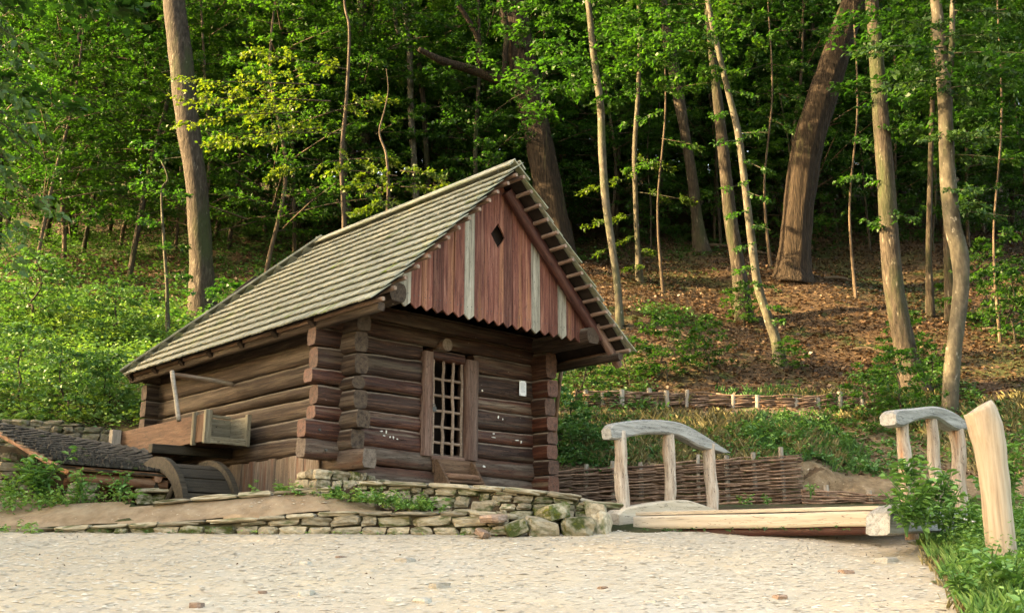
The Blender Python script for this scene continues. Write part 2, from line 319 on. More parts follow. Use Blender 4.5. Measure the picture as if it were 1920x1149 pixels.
M['litter'] = leafmat('dead_leaf', [(0.15, (0.0312, 0.0164, 0.0086)), (0.5, (0.0819, 0.0468, 0.0265)), (0.75, (0.1482, 0.0975, 0.0585)), (0.95, (0.2496, 0.195, 0.1248))], .15, tcol=1, tyel=(1, .9, .7))
M['straw'] = leafmat('dry_grass', [(.15, (.12, .11, .04)), (.5, (.25, .22, .1)), (.9, (.42, .36, .2))], .2, tcol=1, tyel=(1, .9, .7))
M['white'] = leafmat('white_flower', [(0, (.7, .7, .68)), (1, (.8, .8, .8))], .2, tcol=1, tyel=(1, 1, 1))

# ------------------------------------------------------------------ leaf meshes (numpy)
def leaf_mesh(name, pos, axis, nrm, length, width, tint, mat, fold=.18, shape=4):
    """one leaf per row: base at pos, running along axis; 4-point (kite) or 6-point blades"""
    N = len(pos); axis = axis/np.linalg.norm(axis, axis=1, keepdims=True)
    side = np.cross(axis, nrm); side /= np.linalg.norm(side, axis=1, keepdims=True)+1e-9
    up = np.cross(side, axis); L = length[:, None]; Wd = width[:, None]
    if shape == 4:
        V = np.stack([pos, pos+axis*L*.45+side*Wd*.5+up*L*fold, pos+axis*L-up*L*fold*.5, pos+axis*L*.45-side*Wd*.5+up*L*fold], 1)
        k = 4; loops = np.arange(N*4); starts = np.arange(N)*4; tot = np.full(N, 4); tt = tint
    else:
        V = np.stack([pos, pos+axis*L*.28+side*Wd*.42+up*L*fold, pos+axis*L*.65+side*Wd*.38+up*L*fold*.7, pos+axis*L-up*L*fold*.8,
                      pos+axis*L*.65-side*Wd*.38+up*L*fold*.7, pos+axis*L*.28-side*Wd*.42+up*L*fold], 1)
        base = np.arange(N)[:, None]*6
        loops = np.concatenate([base+np.array([[0, 1, 2, 3]]), base+np.array([[0, 3, 4, 5]])], 1).ravel()
        starts = np.arange(N*2)*4; tot = np.full(N*2, 4); tt = np.repeat(tint, 2)
    me = bpy.data.meshes.new(name); V = V.reshape(-1, 3)
    me.vertices.add(len(V)); me.vertices.foreach_set('co', V.astype(np.float32).ravel())
    me.loops.add(len(loops)); me.loops.foreach_set('vertex_index', loops.astype(np.int32))
    me.polygons.add(len(starts)); me.polygons.foreach_set('loop_start', starts.astype(np.int32))
    try: me.polygons.foreach_set('loop_total', tot.astype(np.int32))
    except Exception: pass
    a = me.attributes.new('tint', 'FLOAT', 'FACE'); a.data.foreach_set('value', tt.astype(np.float32))
    me.materials.append(mat); me.update(calc_edges=True); me.validate(); return me
class Leaves:
    def __init__(s): s.p = []; s.a = []; s.n = []; s.l = []; s.w = []; s.t = []; s.tw = []
    def add(s, p, a, n, l, w, t): s.p.append(p); s.a.append(a); s.n.append(n); s.l.append(l); s.w.append(w); s.t.append(t)
    def spray(s, p0, p1, n, size, width, droop=.15, flat=.35, tint=0, wr=.62):
        p0 = np.array(p0, float); p1 = np.array(p1, float); d = p1-p0; L = np.linalg.norm(d); d = d/L
        sd_ = np.cross(d, [0, 0, 1.]); sd_ /= np.linalg.norm(sd_)+1e-9
        # leaves sit along side twigs, so that the spray has fingers and gaps
        nt_ = max(5, int(L/.16)); tt = rng.uniform(.08, 1, nt_); ss = rng.choice([-1, 1], nt_)*rng.uniform(.35, 1, nt_)
        k = rng.integers(0, nt_, n); f = rng.uniform(0, 1, n)
        t = np.clip(tt[k]+f*.16*abs(ss[k]), 0, 1.12)
        q = f*ss[k]*width*(1.05-.75*tt[k])
        pos = p0+np.outer(t*L, d)+np.outer(q, sd_)
        pos[:, 2] -= droop*L*(t**2)+droop*.6*abs(q)
        pos += rng.normal(0, size*.42, (n, 3))*np.array([1, 1, .6])
        ax = np.outer(np.full(n, .6), d)+np.outer(np.sign(ss[k])*.7, sd_)+rng.normal(0, .45, (n, 3)); ax[:, 2] -= .25
        nn = np.array([0, 0, 1.])+rng.normal(0, flat, (n, 3))
        l_ = size*rng.uniform(.6, 1.25, n)
        s.add(pos, ax, nn, l_, l_*wr, np.clip(rng.uniform(0, 1, n)*.7+.15+tint, 0, 1.4))
        s.tw.append((p0, p0+d*L*.55-np.array([0, 0, droop*L*.3]), p0+d*L-np.array([0, 0, droop*L])))
    def clump(s, c, n, size, r, h, tint=0, upright=.5, wr=.62):
        """a herb: leaves round a few stems"""
        c = np.array(c, float); k = max(2, n//7); th = rng.uniform(0, 2*np.pi, k); rr = rng.uniform(.1, 1, k)*r
        hh = rng.uniform(.35, 1, k)*h; i = rng.integers(0, k, n); f = rng.uniform(.15, 1, n)
        pos = np.stack([c[0]+np.cos(th[i])*rr[i]*f, c[1]+np.sin(th[i])*rr[i]*f, c[2]+hh[i]*f], 1)
        a2 = rng.uniform(0, 2*np.pi, n)
        ax = np.stack([np.cos(a2), np.sin(a2), rng.normal(upright*.4, .35, n)], 1)
        nn = np.array([0, 0, 1.])+rng.normal(0, .4, (n, 3)); l_ = size*rng.uniform(.55, 1.3, n)
        s.add(pos, ax, nn, l_, l_*wr, np.clip(rng.uniform(0, 1, n)*.8+tint, 0, 1.4))
    def build(s, name, mat, shape=4, fold=.14, offset=None):
        p = np.concatenate(s.p)
        if offset is not None: p = p-np.array(offset, float)
        return leaf_mesh(name, p, np.concatenate(s.a), np.concatenate(s.n), np.concatenate(s.l), np.concatenate(s.w), np.concatenate(s.t), mat, fold, shape)

# ------------------------------------------------------------------ terrain
def smooth(a, b, x):
    t = np.clip((x-a)/(b-a), 0, 1); return t*t*(3-2*t)
def road_z(y): return -1.4+.152*y
LOWX = [-5.6, -5.0, -3.4, -1.9, -.35, -.05]; LOWZ = [.42, .455, .52, .61, .605, .58]
def low_y(x): return np.interp(x, [-9, -5, -2, -.3, .0], [12.0, 11.95, 11.8, 11.75, 11.8])
UPX = [-2.2, -1.0, 0, .6, 1.25]; UPZ = [.99, .95, .88, .82, .68]
def up_y(x): return np.interp(x, [-2.3, -.9, .0, 1.3], [12.3, 12.2, 12.05, 12.25])
HR = ([-60, 15.9, 16.72, 16.84, 19.4, 27, 40, 70, 110, 170], [-10.5, .92, .93, 1.60, 2.95, 7.5, 14, 27, 42, 50])
HR2 = ([-60, 15.6, 15.95, 16.05, 17.3, 19.4, 27, 40, 70, 110, 170], [-10.5, .92, .93, 1.12, 1.75, 2.95, 7.5, 14, 27, 42, 50])
HLf = ([-60, 15.2, 17.3, 17.6, 20.5, 27, 40, 70, 110, 170], [-10.5, .95, 1.15, 2.3, 3.7, 7.5, 14, 27, 42, 50])
def fence_y(x): return np.interp(x, [-2, .6, 4.5, 6], [17.4, 17.0, 16.4, 16.2])
def Hs(x, y):
    x = np.asarray(x, float); y = np.asarray(y, float)
    sh_ = 16.7-fence_y(x); kb = smooth(4.6, 5.3, x); zr = np.interp(y+sh_*(1-smooth(17.5, 19.5, y)), *HR)*(1-kb)+np.interp(y, *HR2)*kb; zl = np.interp(y, *HLf)
    bl = smooth(-5, -2.5, x); z = zl*(1-bl)+zr*bl
    und = .16*np.sin(x*.35+1)*np.sin(y*.3)+.10*np.sin(x*.9+y*.5)
    z = z+und*smooth(18, 24, y)*1.6
    z = np.where(y < 16, np.minimum(z, 10), z)
    base = road_z(y); flat = np.where(y < 15.9, base, 0)
    # front part, up to y = 15.9
    zf = np.where(y > 13, np.minimum(road_z(y), .93), road_z(y))
    ly = low_y(x); inl = smooth(ly-.03, ly+.05, y)*(1-smooth(-.05, .12, x))*smooth(-6.2, -5.2, x)
    zlow = np.interp(x, LOWX, LOWZ)+np.clip((y-ly), 0, .5)*.60*(1-.9*smooth(-2.3, -1.1, x))
    zfl = np.minimum(zlow, .93); zf = np.where(x < .12, zf*(1-inl)+np.maximum(zfl, zf*0-9)*inl, zf)
    lf = (1-smooth(-6.2, -5.2, x))*smooth(11.5, 13.5, y); zf = zf*(1-lf)+np.maximum(zf, np.minimum(.5+(y-11.8)*.45, .88))*lf
    uy = up_y(x); inu = smooth(uy-.03, uy+.06, y)*smooth(-2.35, -2.2, x)*(1-smooth(1.02, 1.15, x))
    zup = np.interp(x, UPX, UPZ)+np.clip(y-uy, 0, 1.2)*.10
    zf = np.maximum(zf, zf*(1-inu)+np.maximum(zf, zup)*inu)
    k = smooth(15.2, 16.1, y); z = np.where(y < 16.1, zf*(1-k)+z*k, z)
    # house platform
    dx_, dy_ = x-HC.x, y-HC.y; u = dx_*HA.x+dy_*HA.y; v = dx_*HB.x+dy_*HB.y
    inh = smooth(-.7, -.2, u)*(1-smooth(3.6, 4.3, u))*smooth(-.2, .1, v)*(1-smooth(5.3, 6.0, v))
    z = z*(1-inh)+np.minimum(z, .93)*inh
    # wheel pit
    pit = smooth(-1.75, -1.6, u)*(1-smooth(-.15, -.0, u))*smooth(12.32, 12.42, y)*(1-smooth(3.4, 3.8, v))
    z = z-pit*.9
    return z
def H1(x, y): return float(Hs(np.array([x]), np.array([y]))[0])
def fbm(x, y, s=1, seed=0):
    o = np.zeros_like(x); a = 1; r = np.random.default_rng(seed)
    for i in range(5):
        for j in range(3):
            an = r.uniform(0, 6.28); ph = r.uniform(0, 6.28); f = s*(1.9**i)*r.uniform(.8, 1.25)
            o += a*np.sin((x*math.cos(an)+y*math.sin(an))*f+ph)/3
        a *= .55
    return o
def grid(name, xs, ys, zf, mat, keep=None, smooth_=True):
    X, Y = np.meshgrid(xs, ys); Z = zf(X, Y); nx, ny = len(xs), len(ys)
    V = np.stack([X, Y, Z], -1).reshape(-1, 3)
    i, j = np.meshgrid(np.arange(nx-1), np.arange(ny-1)); a = (j*nx+i)
    Fq = np.stack([a, a+1, a+nx+1, a+nx], -1).reshape(-1, 4)
    if keep is not None:
        cxm = (X[:-1, :-1]+X[1:, 1:])/2; cym = (Y[:-1, :-1]+Y[1:, 1:])/2; Fq = Fq[keep(cxm, cym).ravel()]
    me = bpy.data.meshes.new(name); me.vertices.add(len(V)); me.vertices.foreach_set('co', V.astype(np.float32).ravel())
    me.loops.add(Fq.size); me.loops.foreach_set('vertex_index', Fq.ravel().astype(np.int32))
    me.polygons.add(len(Fq)); me.polygons.foreach_set('loop_start', (np.arange(len(Fq))*4).astype(np.int32))
    me.update(calc_edges=True); me.validate()
    me.polygons.foreach_set('use_smooth', [smooth_]*len(me.polygons)); me.materials.append(mat)
    return link(name, me)
xs = np.concatenate([np.linspace(-130, -20, 50), np.linspace(-19.6, -7, 60), np.arange(-6.9, 6.9, .09), np.linspace(7, 20, 60), np.linspace(20.5, 130, 50)])
ys = np.concatenate([np.linspace(-60, 9, 20), np.linspace(9.5, 11.5, 8), np.arange(11.6, 18.5, .07), np.linspace(18.6, 45, 130), np.linspace(46, 170, 60)])
def hz_(x, y): return Hs(x, y)+fbm(x, y, 1.1, 3)*.035*smooth(17, 19, y)-.035*(y < 12.0)*1.0
tag(grid('hillside', xs, ys, hz_, M['hill']), kind='structure')
def roadm(x, y): return road_z(y)+fbm(x, y, 2.2, 5)*.012+fbm(x, y, 17, 9)*.0035+.0
rd = grid('road', np.concatenate([np.linspace(-30, -9.2, 30), np.arange(-9, 6.2, .05)]), np.concatenate([np.linspace(-12, 6.0, 12), np.arange(6.1, 12.35, .05)]), roadm, M['road'],
          keep=lambda x, y: (y < np.where(x < -.05, np.where(x < -5.2, 12.3, low_y(x)+.04), np.where(x < 1.3, up_y(x)+.04, 12.3))))
tag(rd, kind='structure')
def dirtm(x, y): return Hs(x, y)+.006+fbm(x, y, 2.5, 6)*.010
dm = grid('dirt_path', np.arange(-9.5, -.0, .07), np.arange(11.75, 15.4, .06), dirtm, M['dirt'],
          keep=lambda x, y: (y > low_y(x)+.04) & ((x < -2.3) | (y < up_y(x)-.02)) & ~(((x-HC.x)*HA.x+(y-HC.y)*HA.y > -1.85) & (y > 12.3)))
tag(dm, kind='structure')
tm = grid('terrace', np.arange(-2.25, 1.1, .06), np.arange(12.0, 15.5, .06), lambda x, y: Hs(x, y)+.006+fbm(x, y, 3, 8)*.008, M['terrace'],
          keep=lambda x, y: (y > up_y(x)+.02) & ((x-HC.x)*HB.x+(y-HC.y)*HB.y < .1) )
tag(tm, kind='structure')
def verge_edge(y): return np.interp(y, [5, 7.4, 9, 10.2, 11.8, 12.4], [2.35, 3.05, 3.55, 3.9, 4.45, 4.55])
def vergem(x, y): return road_z(y)+.012+np.clip((x-verge_edge(y)), 0, 1.2)*.07+fbm(x, y, 3, 4)*.012
vm = grid('verge', np.arange(2.2, 14, .08), np.arange(5, 14, .08), vergem, M['verge'], keep=lambda x, y: (x > verge_edge(y)+.08*np.sin(y*5)+.05*np.sin(y*13)))
tag(vm, kind='structure')

# ------------------------------------------------------------------ the mill
ROT = math.atan2(HA.y, HA.x)
mill = empty('log_mill', HC, ROT, 'small dark log watermill with grey shingled roof and red board gable', 'mill')
def hlog(x0, x1, z0, z1, v, th, mat, axis='u', seed=0, name='log', power=11, **k):
    """log along u (v fixed) or along v (u fixed). z0=(bottom,top) at start, z1 at end."""
    V, F = log_vf(x1-x0, z0[0], z0[1], z1[0], z1[1], th, seed, power=power, **k)
    o = link(name, mesh('log', V, F, mat, True), mill)
    if axis == 'u': o.location = (x0, v, 0)
    else: o.location = (v, x0, 0); o.rotation_euler = (0, 0, math.pi/2)
    return o
g = .006
LZ = [1.27, 1.5, 1.73, 1.9, 2.15, 2.33, 2.6, 2.83]; DZ = [1.19, 1.416, 1.707, 1.904, 2.152, 2.343, 2.631, 2.83]
D2 = [1.19, 1.436, 1.656, 1.83, 2.10, 2.27, 2.573, 2.83]; RZ = [1.19, 1.43, 1.66, 1.85, 2.095, 2.30, 2.591, 2.83]
LE = [-.42, -.45, -.33, -.30, -.40, -.33, -.36]; pw = [12, 12, 9, 4, 12, 7, 10]
rnd = random.Random(3)
hlog(-.44, 3.62, (1.27+g, 1.5-g), (1.19+g, 1.43-g), .11, .215, M['log_grey'], seed=1, nx=34)
hlog(.12, 3.6, (1.03, 1.26-g), (.93, 1.19-g), .12, .2, M['log_grey'], seed=2, nx=30)
for i in range(1, 7):
    hlog(LE[i], 1.262, (LZ[i]+g, LZ[i+1]-g), (DZ[i]+g, DZ[i+1]-g), .105+rnd.uniform(-.012, .012), .2, M['log_red'] if i in (1, 2, 4) else M['log'], seed=10+i, power=pw[i], nx=18)
    hlog(2.125, 3.6, (D2[i]+g, D2[i+1]-g), (RZ[i]+g, RZ[i+1]-g), .105+rnd.uniform(-.012, .012), .2, M['log_red'] if i in (2, 4) else M['log'], seed=20+i, nx=16)
hlog(-.24, 3.60, (2.83+g, 3.05-g), (2.83+g, 3.03-g), .10, .21, M['log'], seed=31, nx=32)
hlog(.06, 3.34, (3.05+g, 3.25-g), (3.03+g, 3.24-g), .11, .2, M['log'], seed=32, nx=32)
# left side wall
SZ = [1.14, 1.38, 1.62, 1.85, 2.09, 2.27, 2.53, 2.79, 3.0]; SP = [-.50, -.26, -.34, -.27, -.24, -.27, -.27, -.30]
SF = [0, 0, .02, .0, .03, 0, -.02, 0, 0]
for i in range(8):
    hlog(SP[i], 5.32+rnd.uniform(-.05, .05), (SZ[i]+g, SZ[i+1]-g), (SZ[i]+g+SF[i], SZ[i+1]-g+SF[i+1]), .105+rnd.uniform(-.012, .012), .205,
         M['log_side'] if i not in (0,) else M['log_grey'], 'v', 40+i, power=[14, 10, 12, 6, 2.2, 8, 12, 8][i], nx=36)
# plate logs that carry the overhanging gable
hlog(-1.02, 5.5, (3.0+g, 3.24), (3.0+g, 3.2), .06, .25, M['log_side'], 'v', 50, 'plate_log', power=4, nx=36)
hlog(-1.06, 5.5, (2.98, 3.21), (3.0, 3.2), 3.33, .24, M['log_side'], 'v', 51, 'plate_log', power=4.5, nx=36)
# right side wall: its log ends show as the right-hand stack
RS = [.95, 1.17, 1.33, 1.50, 1.66, 1.87, 2.06, 2.34, 2.55, 2.83, 2.98]
RS = [.97, 1.27, 1.48, 1.69, 1.87, 2.08, 2.34, 2.60, 2.98]
for i in range(8):
    hlog(-.24-rnd.uniform(0, .06), 5.3, (RS[i]+g, RS[i+1]-g), (RS[i]+g, RS[i+1]-g), 3.31+rnd.uniform(-.015, .02), .22, M['log'] if i % 2 else M['log_red'], 'v', 60+i, power=11, nx=34)
# back wall
for i in range(8):
    hlog(-.2, 3.6, (SZ[i]+g, SZ[i+1]-g), (SZ[i]+g, SZ[i+1]-g), 5.06, .2, M['log_side'], 'u', 80+i, nx=14)
link('floor', mesh('floor', *box_vf(.1, 3.3, .1, 5.0, .98, 1.05), M['deck']), mill)
link('ceiling', mesh('ceiling', *box_vf(-.0, 3.38, .2, 5.1, 3.26, 3.30), M['deck']), mill)
# ceiling beams
for uu in (.75, 1.7, 2.6):
    hlog(.3, 5.0, (3.08, 3.26), (3.08, 3.26), uu, .17, M['deck'], 'v', 90+int(uu*10), 'ceiling_beam', nx=12)
V, F = tube_vf([(0, -.09, 0, .085), (0, .3, 0, .085)], 4, 16); link('beam_end', mesh('beam_end', V, F, M['log_end'], False), mill, (1.56, -.02, 2.86))
# log ends: weathered end grain discs are the same logs' caps; a peg here and there
for (uu, zz) in ((-.12, 1.60), (-.02, 1.37)):
    link('peg', mesh('peg', *tube_vf([(0, -.02, 0, .014), (0, .03, 0, .014)], 3, 8), M['metal']), mill, (uu-.15, .0-.004, zz))
# door
door = empty('door', (0, 0, 0)); door.parent = mill
def hewn(name, x0, x1, y0, y1, z0, z1, mat, parent, seed=0, vertical=False, bev=.012, warp=.008):
    """squared timber, long axis along local X of the object"""
    dims = [x1-x0, y1-y0, z1-z0]; ax = 2 if vertical else (0 if dims[0] >= dims[1] else 1)
    L = dims[ax]; o2 = [i for i in range(3) if i != ax]
    V, F = log_vf(L, -dims[2]/2 if ax != 2 else -dims[0]/2, dims[2]/2 if ax != 2 else dims[0]/2, -dims[2]/2 if ax != 2 else -dims[0]/2, dims[2]/2 if ax != 2 else dims[0]/2,
                  dims[1] if ax != 1 else dims[0], seed, power=9, rough=warp, ns=16, nx=max(4, int(L/.15)))
    o = link(name, mesh(name, V, F, mat, True), parent)
    c_ = [(x0+x1)/2, (y0+y1)/2, (z0+z1)/2]
    if ax == 0: o.location = (x0, c_[1], c_[2])
    elif ax == 1: o.location = (c_[0], y0, c_[2]); o.rotation_euler = (0, 0, math.pi/2)
    else: o.location = (c_[0], c_[1], z0); o.rotation_euler = (0, -math.pi/2, 0)
    return o
p = hewn('door_post', 1.235, 1.395, -.05, .17, 1.41, 2.75, M['post'], door, 1, True)
p = hewn('door_post', 1.945, 2.16, -.055, .17, 1.40, 2.73, M['post'], door, 2, True)
hewn('lintel', 1.398, 1.942, -.025, .16, 2.66, 2.79, M['log_red'], door, 3)
hewn('sill', 1.398, 1.942, -.035, .16, 1.36, 1.425, M['post'], door, 4)
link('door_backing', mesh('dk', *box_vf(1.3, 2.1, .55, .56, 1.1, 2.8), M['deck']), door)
for i, uu in enumerate((1.432, 1.60, 1.765, 1.915)):
    pts = [(0, 0, 0, .021)]+[(rnd.uniform(-.008, .008), rnd.uniform(-.004, .004), k*.125*1.0, .021+rnd.uniform(-.003, .003)) for k in range(1, 10)]+[(0, 0, 1.245, .02)]
    V, F = tube_vf(pts, 26, 8, .12, i); o = link('bar', mesh('bar', V, F, M['bar'], True), door, (uu, .02, 1.42))
for i, zz in enumerate((1.60, 1.80, 2.005, 2.21, 2.42, )):
    V, F = tube_vf([(k*.54/6, rnd.uniform(-.003, .003), rnd.uniform(-.004, .004), .019) for k in range(7)], 18, 8, .12, 9+i)
    link('crossbar', mesh('crossbar', V, F, M['bar'], True), door, (1.40, .038, zz))
V, F = merge([box_vf(-.03, .03, -.012, .012, -.035, .02), tube_vf([(-.018, 0, .02, .006), (-.018, 0, .045, .006), (0, 0, .058, .006), (.018, 0, .045, .006), (.018, 0, .02, .006)], 10, 6)])
link('padlock', mesh('padlock', V, F, M['metal']), door, (1.425, -.02, 2.02))
# grain step box below the door
step = empty('step_box', (0, 0, 0)); step.parent = mill
bk = hewn('back_board', 1.42, 2.12, -.045, -.005, 1.20, 1.385, M['flume'], step, 5)
def tri_board(uu, name):
    pr = [(-.02, 1.37), (-.02, 1.0), (-.36, .98), (-.33, 1.03), (-.08, 1.375)]
    v = [(uu, y, z) for y, z in pr]+[(uu+.035, y, z) for y, z in pr]; k = len(pr)
    f = [tuple(range(k)), tuple(range(2*k-1, k-1, -1))]+[(i, i+k, (i+1) % k+k, (i+1) % k) for i in range(k)]
    return link(name, mesh(name, v, f, M['flume']), step)
tri_board(1.44, 'side_board'); tri_board(2.03, 'side_board')
V, F = tube_vf([(0, 0, 0, .035), (.28, -.006, -.004, .045), (.56, 0, 0, .036)], 10, 10, .05)
link('tread', mesh('tread', V, F, M['orange'], True), step, (1.475, -.2, 1.16))
link('bottom_board', mesh('bb', *box_vf(0, .56, -.13, .13, -.015, .015, .004), M['flume']), step, (1.475, -.17, 1.09))
# paint remnants, lumps of old limewash standing on the wood
pr_ = random.Random(5); pv = []
def dab(uu, zz, w_, h_, vv=-.006):
    n = 9; c = [(uu+math.cos(a*6.283/n)*w_*pr_.uniform(.5, 1.2), vv-.004, zz+math.sin(a*6.283/n)*h_*pr_.uniform(.5, 1.2)) for a in range(n)]
    b = [(x, vv+.02, z) for x, y, z in c]
    pv.append((c+b, [tuple(range(n))]+[(i, i+n, (i+1) % n+n, (i+1) % n) for i in range(n)]))
for uu, zz, a_, b_ in ((.62, 1.66, .03, .012), (.69, 1.665, .018, .035), (.75, 1.60, .022, .02), (.80, 1.60, .02, .03), (.86, 1.585, .02, .01), (.66, 1.61, .03, .012),
                       (2.47, 1.74, .06, .008), (2.47, 1.79, .014, .02), (2.9, 1.735, .06, .008), (2.98, 1.72, .012, .025), (2.55, 2.02, .02, .03), (2.63, 2.0, .015, .025), (2.26, 2.35, .02, .02), (2.3, 1.34, .03, .022)):
    dab(uu, zz, a_*.7, b_*.7)
V, F = merge(pv); tag(link('limewash_remnants', mesh('limewash', V, F, M['paint']), mill), kind='stuff')
# plank skirt below the side wall
for i in range(15):
    v0 = .42+i*.168; zt = 1.375+.01*math.sin(i*2.3)
    V, F = box_vf(0, zt-.84, -.0825, .0825, -.015, .015, .004)
    o = link('plank', mesh('plank', V, F, M['plank_side']), mill, (-.028+rnd.uniform(-.006, .006), v0, .84)); o.rotation_euler = (0, -math.pi/2, 0)
# gable boards
def roof_z(u): return 5.06-abs(u-1.71)*((5.06-2.93)/2.16)
GV = -.90; nb = 21; bw = 3.46/nb
greyb = {1: 1, 7: 1, 14: 1, 17: 1, 0: 1}
nails = []
for i in range(nb):
    u0 = .0+i*bw; u1 = u0+bw-.006; um = (u0+u1)/2
    zb = 3.065; tip = 3.005
    z0 = max(min(roof_z(u0)-.09, 9), zb+.03); z1 = max(roof_z(u1)-.09, zb+.03)
    off = rnd.uniform(-.006, .006)
    def pt(u, z, y): return (z-3.0, y, -(u-um))  # local: X up the board
    segs = [(u0, zb), (um, tip), (u1, zb), (u1, z1)]+([(1.71, 4.97)] if u0 < 1.71 < u1 else [])+[(u0, z0)]
    hole = u0 < 1.83 and u1 > 1.59
    polys = [segs]
    if hole:  # cut the diamond opening: pieces above and below it
        dz = lambda u: max(0, .17*(1-abs(u-1.71)/.125)); cz = 4.19
        knots = sorted({u0, u1}|({1.71} if u0 < 1.71 < u1 else set())|({1.835} if u0 < 1.835 < u1 else set())|({1.585} if u0 < 1.585 < u1 else set()))
        low = [(u0, zb), (um, tip), (u1, zb)]+[(k, cz-dz(k)) for k in reversed(knots)]
        upp = [(k, cz+dz(k)+.0005) for k in knots]+[(u1, z1)]+([(1.71, 4.97)] if u0 < 1.71 < u1 else [])+[(u0, z0)]
        polys = [low, upp]
    prt = []
    for sg in polys:
        k = len(sg); v = [(z-3.0, -.012+off, -(u-um)) for u, z in sg]+[(z-3.0, .012+off, -(u-um)) for u, z in sg]
        f = [tuple(range(k)), tuple(range(2*k-1, k-1, -1))]+[(j, j+k, (j+1) % k+k, (j+1) % k) for j in range(k)]
        prt.append((v, f))
    V, F = merge(prt)
    o = link('gable_board', mesh('gable_board', V, F, M['board_grey'] if i in greyb else M['board_red']), mill, (um, GV, 3.0)); o.rotation_euler = (0, -math.pi/2, 0)
    if i in greyb: o['label'] = 'weathered grey board'
    for zz in (3.16, (z0+z1)/2-.12):
        if zz < min(z0, z1)-.05 and zz > 3.1: nails.append(tube_vf([(um-.03, GV-.012+off-.004, zz, .006), (um-.03, GV-.012+off+.004, zz, .006)], 2, 6)); nails.append(tube_vf([(um+.035, GV-.012+off-.004, zz+.01, .006), (um+.035, GV-.012+off+.004, zz+.01, .006)], 2, 6))
tag(link('nail_heads', mesh('nails', *merge(nails), M['metal']), mill), kind='stuff')
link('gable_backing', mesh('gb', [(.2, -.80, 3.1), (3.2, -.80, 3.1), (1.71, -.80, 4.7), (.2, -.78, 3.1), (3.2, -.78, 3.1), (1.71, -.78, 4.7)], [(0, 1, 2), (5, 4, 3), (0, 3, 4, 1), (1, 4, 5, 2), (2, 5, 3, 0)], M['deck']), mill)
# rafters
def beam(name, p0, p1, w_, h_, mat, parent, seed=0, power=5, n=None, rough=.012, ns=14, taper=1):
    p0 = Vector(p0); p1 = Vector(p1); L = (p1-p0).length
    V, F = log_vf(L, -h_/2, h_/2, -h_/2*taper, h_/2*taper, w_, seed, power=power, rough=rough, ns=ns, nx=n)
    return link(name, mesh(name, V, F, mat, True), parent, mat4=frame(p0, p1))
beam('rafter', (1.80, -.98, roof_z(1.80)-.17), (3.52, -1.0, roof_z(3.52)-.19), .13, .15, M['rafter'], mill, 5, 3)
beam('rafter', (1.62, -.80, roof_z(1.62)-.2), (-.1, -.80, roof_z(-.1)-.2), .12, .12, M['rafter'], mill, 6, 4)
beam('rafter_tail', (3.42, -1.02, roof_z(3.42)-.12), (3.86, -1.05, roof_z(3.86)-.2), .10, .10, M['post'], mill, 7, 5)
beam('eave_beam', (3.72, -1.20, 2.84), (3.72, 5.3, 2.84), .10, .11, M['log_side'], mill, 8, 5)
beam('eave_beam', (-.30, -1.20, 2.86), (-.30, 5.3, 2.86), .10, .10, M['log_side'], mill, 9, 5)
for vv in np.arange(.1, 5.3, .85):
    for sgn in (-1, 1):
        p0 = (1.71+sgn*.05, vv, roof_z(1.71)-.2); uu = 1.71+sgn*2.1; beam('rafter', p0, (uu, vv, roof_z(uu)-.12), .1, .1, M['deck'], mill, 4, 5, n=8, ns=8)
# roof
SLP = math.atan((5.06-2.93)/2.16); EAVE = 2.16; FR = -1.27; BK = 5.36; HIP = 2.1
roof = empty('roof', (0, 0, 0)); roof.parent = mill
def slope_pt(side, s, v, lift=0):
    """s metres up the slope from the eave; side -1 = left slope"""
    return Vector((1.71+side*(EAVE-s*math.cos(SLP)), v, 2.93+s*math.sin(SLP)))+Vector((side*math.sin(SLP), 0, math.cos(SLP)))*lift
SL = EAVE/math.cos(SLP)
for sd_i in (-1, 1):
    vs_ = [slope_pt(sd_i, .05, FR+.05, -.03), slope_pt(sd_i, .05, BK-.08, -.03), slope_pt(sd_i, SL, BK-HIP, -.03), slope_pt(sd_i, SL, FR+.05, -.03)]
    vs2 = [v+Vector((0, 0, -.012)) for v in vs_]
    link('roof_boarding', mesh('rb', vs_+vs2, [(0, 1, 2, 3), (7, 6, 5, 4), (0, 4, 5, 1), (1, 5, 6, 2), (2, 6, 7, 3), (3, 7, 4, 0)], M['deck']), roof)
hv = [Vector((1.71-2.1, BK-.06, 2.95)), Vector((1.71+2.1, BK-.06, 2.95)), Vector((1.71, BK-HIP, 5.02))]
link('hip_boarding', mesh('hb', hv+[v+Vector((0, 0, -.02)) for v in hv], [(0, 1, 2), (5, 4, 3), (0, 3, 4, 1), (1, 4, 5, 2), (2, 5, 3, 0)], M['deck']), roof)
NC = 14; ex = SL/NC
for sd_i in (-1, 1):
    for k in range(NC):
        s_ = .06+k*ex; p0 = slope_pt(sd_i, s_, FR-.03-rnd.uniform(0, .05), -.075); p1 = slope_pt(sd_i, s_, BK-.12-s_*math.cos(SLP)*HIP/EAVE-.1, -.075)
        beam('batten', p0, p1, .05, .05, M['batten'], roof, k, 4, n=10, ns=8, rough=.02)
sh_var = []
